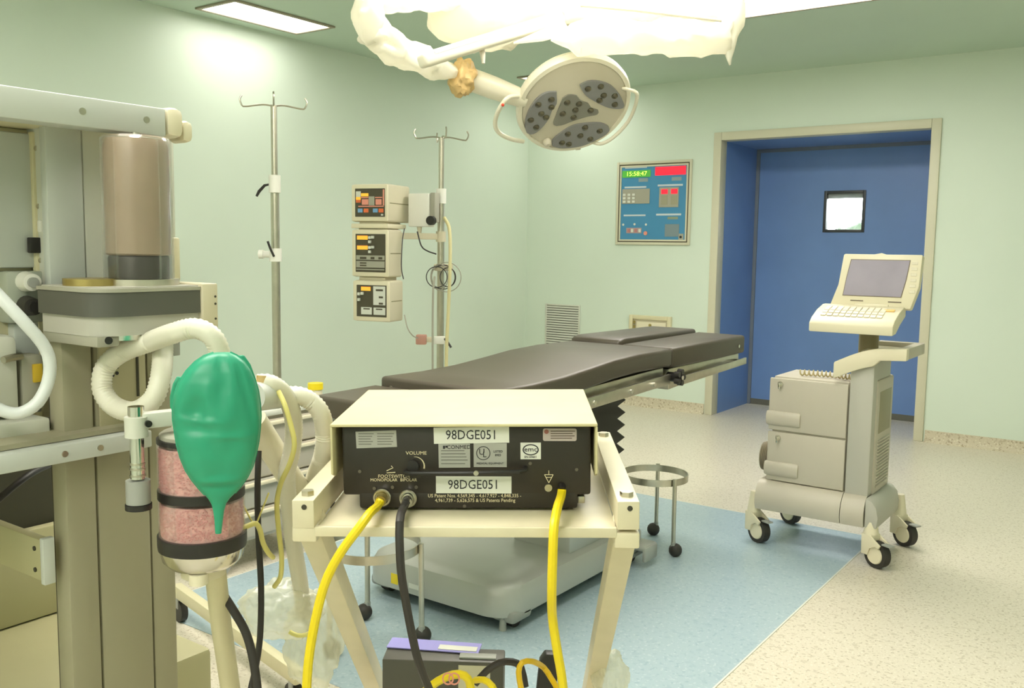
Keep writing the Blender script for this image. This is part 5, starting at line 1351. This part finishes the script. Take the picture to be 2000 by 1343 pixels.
# lamp arm reaching to the taped joint
J1 = Vector((-2.4638, 3.0503, 2.0551)); J2 = LM @ Vector((-0.2001, -0.0482, 0.0200))
G().tube([J1, J1 + (J2 - J1) * 0.5, J1 + (J2 - J1) * 0.92, J2], 0.04, 20, rad=[0.047, 0.047, 0.038, 0.03]).obj('lamp_arm', lampw, sl_, world=True)
tg = G(); b = bmesh.new(); bmesh.ops.create_icosphere(b, subdivisions=4, radius=1.0)
for v in b.verts:
    k = 1 + 0.28 * noise.noise(v.co * 2.1) + 0.16 * noise.noise(v.co * 5 + Vector((3, 1, 0))); v.co = Vector((v.co.x * 0.055 * k, v.co.y * 0.055 * k, v.co.z * 0.075 * k))
b.transform(Matrix.Translation((-2.4323, 3.0214, 2.0394))); tg.merge(b)
tj = tag(tg.obj('tape_wrapping', tape, smooth=50), 'ochre tape bundled round the lamp arm joint', 'tape')

# ================================================================ PLASTIC-WRAPPED BOOM
bo = thing('ceiling_boom', 'ceiling boom with arms wrapped in milky white plastic', 'ceiling boom', (-2.2752, 3.0890, 2.4606))
bo.location.z = ZC
XF[bo.name] = Matrix.Translation(bo.location)
def wraptube(name, pts, rad, seed, parent=None, m=wrap_m, amp=0.022, sc=14):
    sp_ = spline(pts, 0.02)
    n = len(sp_)
    rr_ = []
    for i in range(n):
        t = i / (n - 1) * (len(rad) - 1); k = min(int(t), len(rad) - 2); t -= k
        rr_.append(rad[k] * (1 - t) + rad[k + 1] * t)
    g = G().tube(sp_, 0.05, 26, rad=rr_)
    g.jitter(amp, sc, seed); g.jitter(amp * 0.4, sc * 3, seed + 3)
    return g.obj(name, m, parent or bo, world=True, smooth=180)
ce = Vector((-2.2752, 3.0890, 2.4606))
G().cyl((ce.x, ce.y, 2.2), (ce.x, ce.y, ZC - 0.03), 0.075, n=24).obj('drop_tube', lampw, bo, world=True)
G().cyl((ce.x, ce.y, ZC - 0.05), (ce.x, ce.y, ZC - 0.001), 0.20, n=32).obj('ceiling_plate', lampw, bo, world=True)
wraptube('wrapped_hub', [(-2.4986, 2.9102, 2.3135), (-2.4056, 2.9748, 2.2987), (-2.2649, 3.0780, 2.3175), (-2.1242, 3.1812, 2.3363), (-2.0160, 3.2594, 2.3422)], [0.09, 0.17, 0.17, 0.11, 0.08], 2.0)
wraptube('wrapped_upper_arm', [(-2.5159, 2.5437, 2.2522), (-2.4371, 2.7045, 2.2950), (-2.3446, 2.8987, 2.3288)], [0.05, 0.06, 0.07], 5.0)
wraptube('wrapped_elbow', [(-2.4956, 2.5502, 2.3824), (-2.4861, 2.5401, 2.2509), (-2.4813, 2.5296, 2.1419), (-2.4831, 2.5473, 2.0976)], [0.035, 0.042, 0.062, 0.03], 8.0, amp=0.012)
wraptube('wrapped_lamp_arm', [(-2.4932, 2.5471, 2.1523), (-2.4790, 2.6505, 2.1084), (-2.4733, 2.7751, 2.0836), (-2.4678, 2.8760, 2.0684), (-2.4518, 2.9854, 2.0602)], [0.058, 0.062, 0.058, 0.05, 0.035], 11.0)
A_, B_ = Vector((-2.2632, 2.6090, 2.0259)), Vector((-1.9610, 3.1914, 2.2769))
d_ = B_ - A_
M_ = Matrix.Translation(A_) @ Matrix.Rotation(math.atan2(d_.y, d_.x), 4, 'Z') @ Matrix.Rotation(-math.atan2(d_.z, d_.xy.length), 4, 'Y')
ba = G().box(-0.03, d_.length, -0.035, 0.035, -0.026, 0.026, 0.016, 3, M=M_).obj('spring_arm', lampw, bo, world=True)
G().box(0.02, d_.length, -0.036, -0.0345, 0.008, 0.022, M=M_).obj('grey_stripe', mat('lilac_grey_stripe', (0.45, 0.46, 0.55), 0.5), ba, world=True)
wraptube('wrapped_upper_arm', [(-2.0328, 3.1170, 2.2903), (-1.8032, 3.1557, 2.2749), (-1.5745, 3.2554, 2.2575), (-1.3933, 3.3186, 2.2207)], [0.07, 0.055, 0.05, 0.05], 14.0)
wraptube('wrapped_lower_arm', [(-1.9373, 2.9812, 2.1444), (-1.8943, 2.9852, 2.1290), (-1.7430, 3.0564, 2.1282), (-1.5495, 3.1695, 2.1230), (-1.3814, 3.2654, 2.1249)], [0.04, 0.064, 0.056, 0.058, 0.05], 17.0)
wraptube('wrapped_elbow', [(-1.3917, 3.3333, 2.3261), (-1.3846, 3.2985, 2.2081), (-1.3826, 3.2640, 2.1211), (-1.3786, 3.2597, 2.0655), (-1.3724, 3.2585, 2.0210)], [0.03, 0.036, 0.045, 0.026, 0.004], 20.0, amp=0.01)
G().tube([(-2.0525, 2.8565, 2.1050), (-1.9946, 2.9395, 2.1396), (-1.9544, 3.0352, 2.1793)], 0.02, 12, rad=[0.004, 0.02, 0.03]).jitter(0.006, 30, 1).obj('plastic_fold', wrap_m, bo, world=True, smooth=180)
G().tube([(-2.1706, 2.8077, 2.0946), (-2.1638, 2.8087, 2.0642), (-2.1600, 2.8075, 2.0337)], 0.008, 10, rad=[0.012, 0.01, 0.006]).obj('peg', lampf, bo, world=True)
G().tube([(-1.8385, 2.9830, 2.0890), (-1.8389, 2.9807, 2.0739), (-1.8409, 2.9774, 2.0588)], 0.003, 8).obj('plastic_thread', wrap_m, bo, world=True)
G().tube([(-1.8307, 2.9572, 2.2306), (-1.6539, 3.0439, 2.2089), (-1.3749, 3.1761, 2.1640)], 0.006, 8).obj('cable_rod', lampf, bo, world=True)
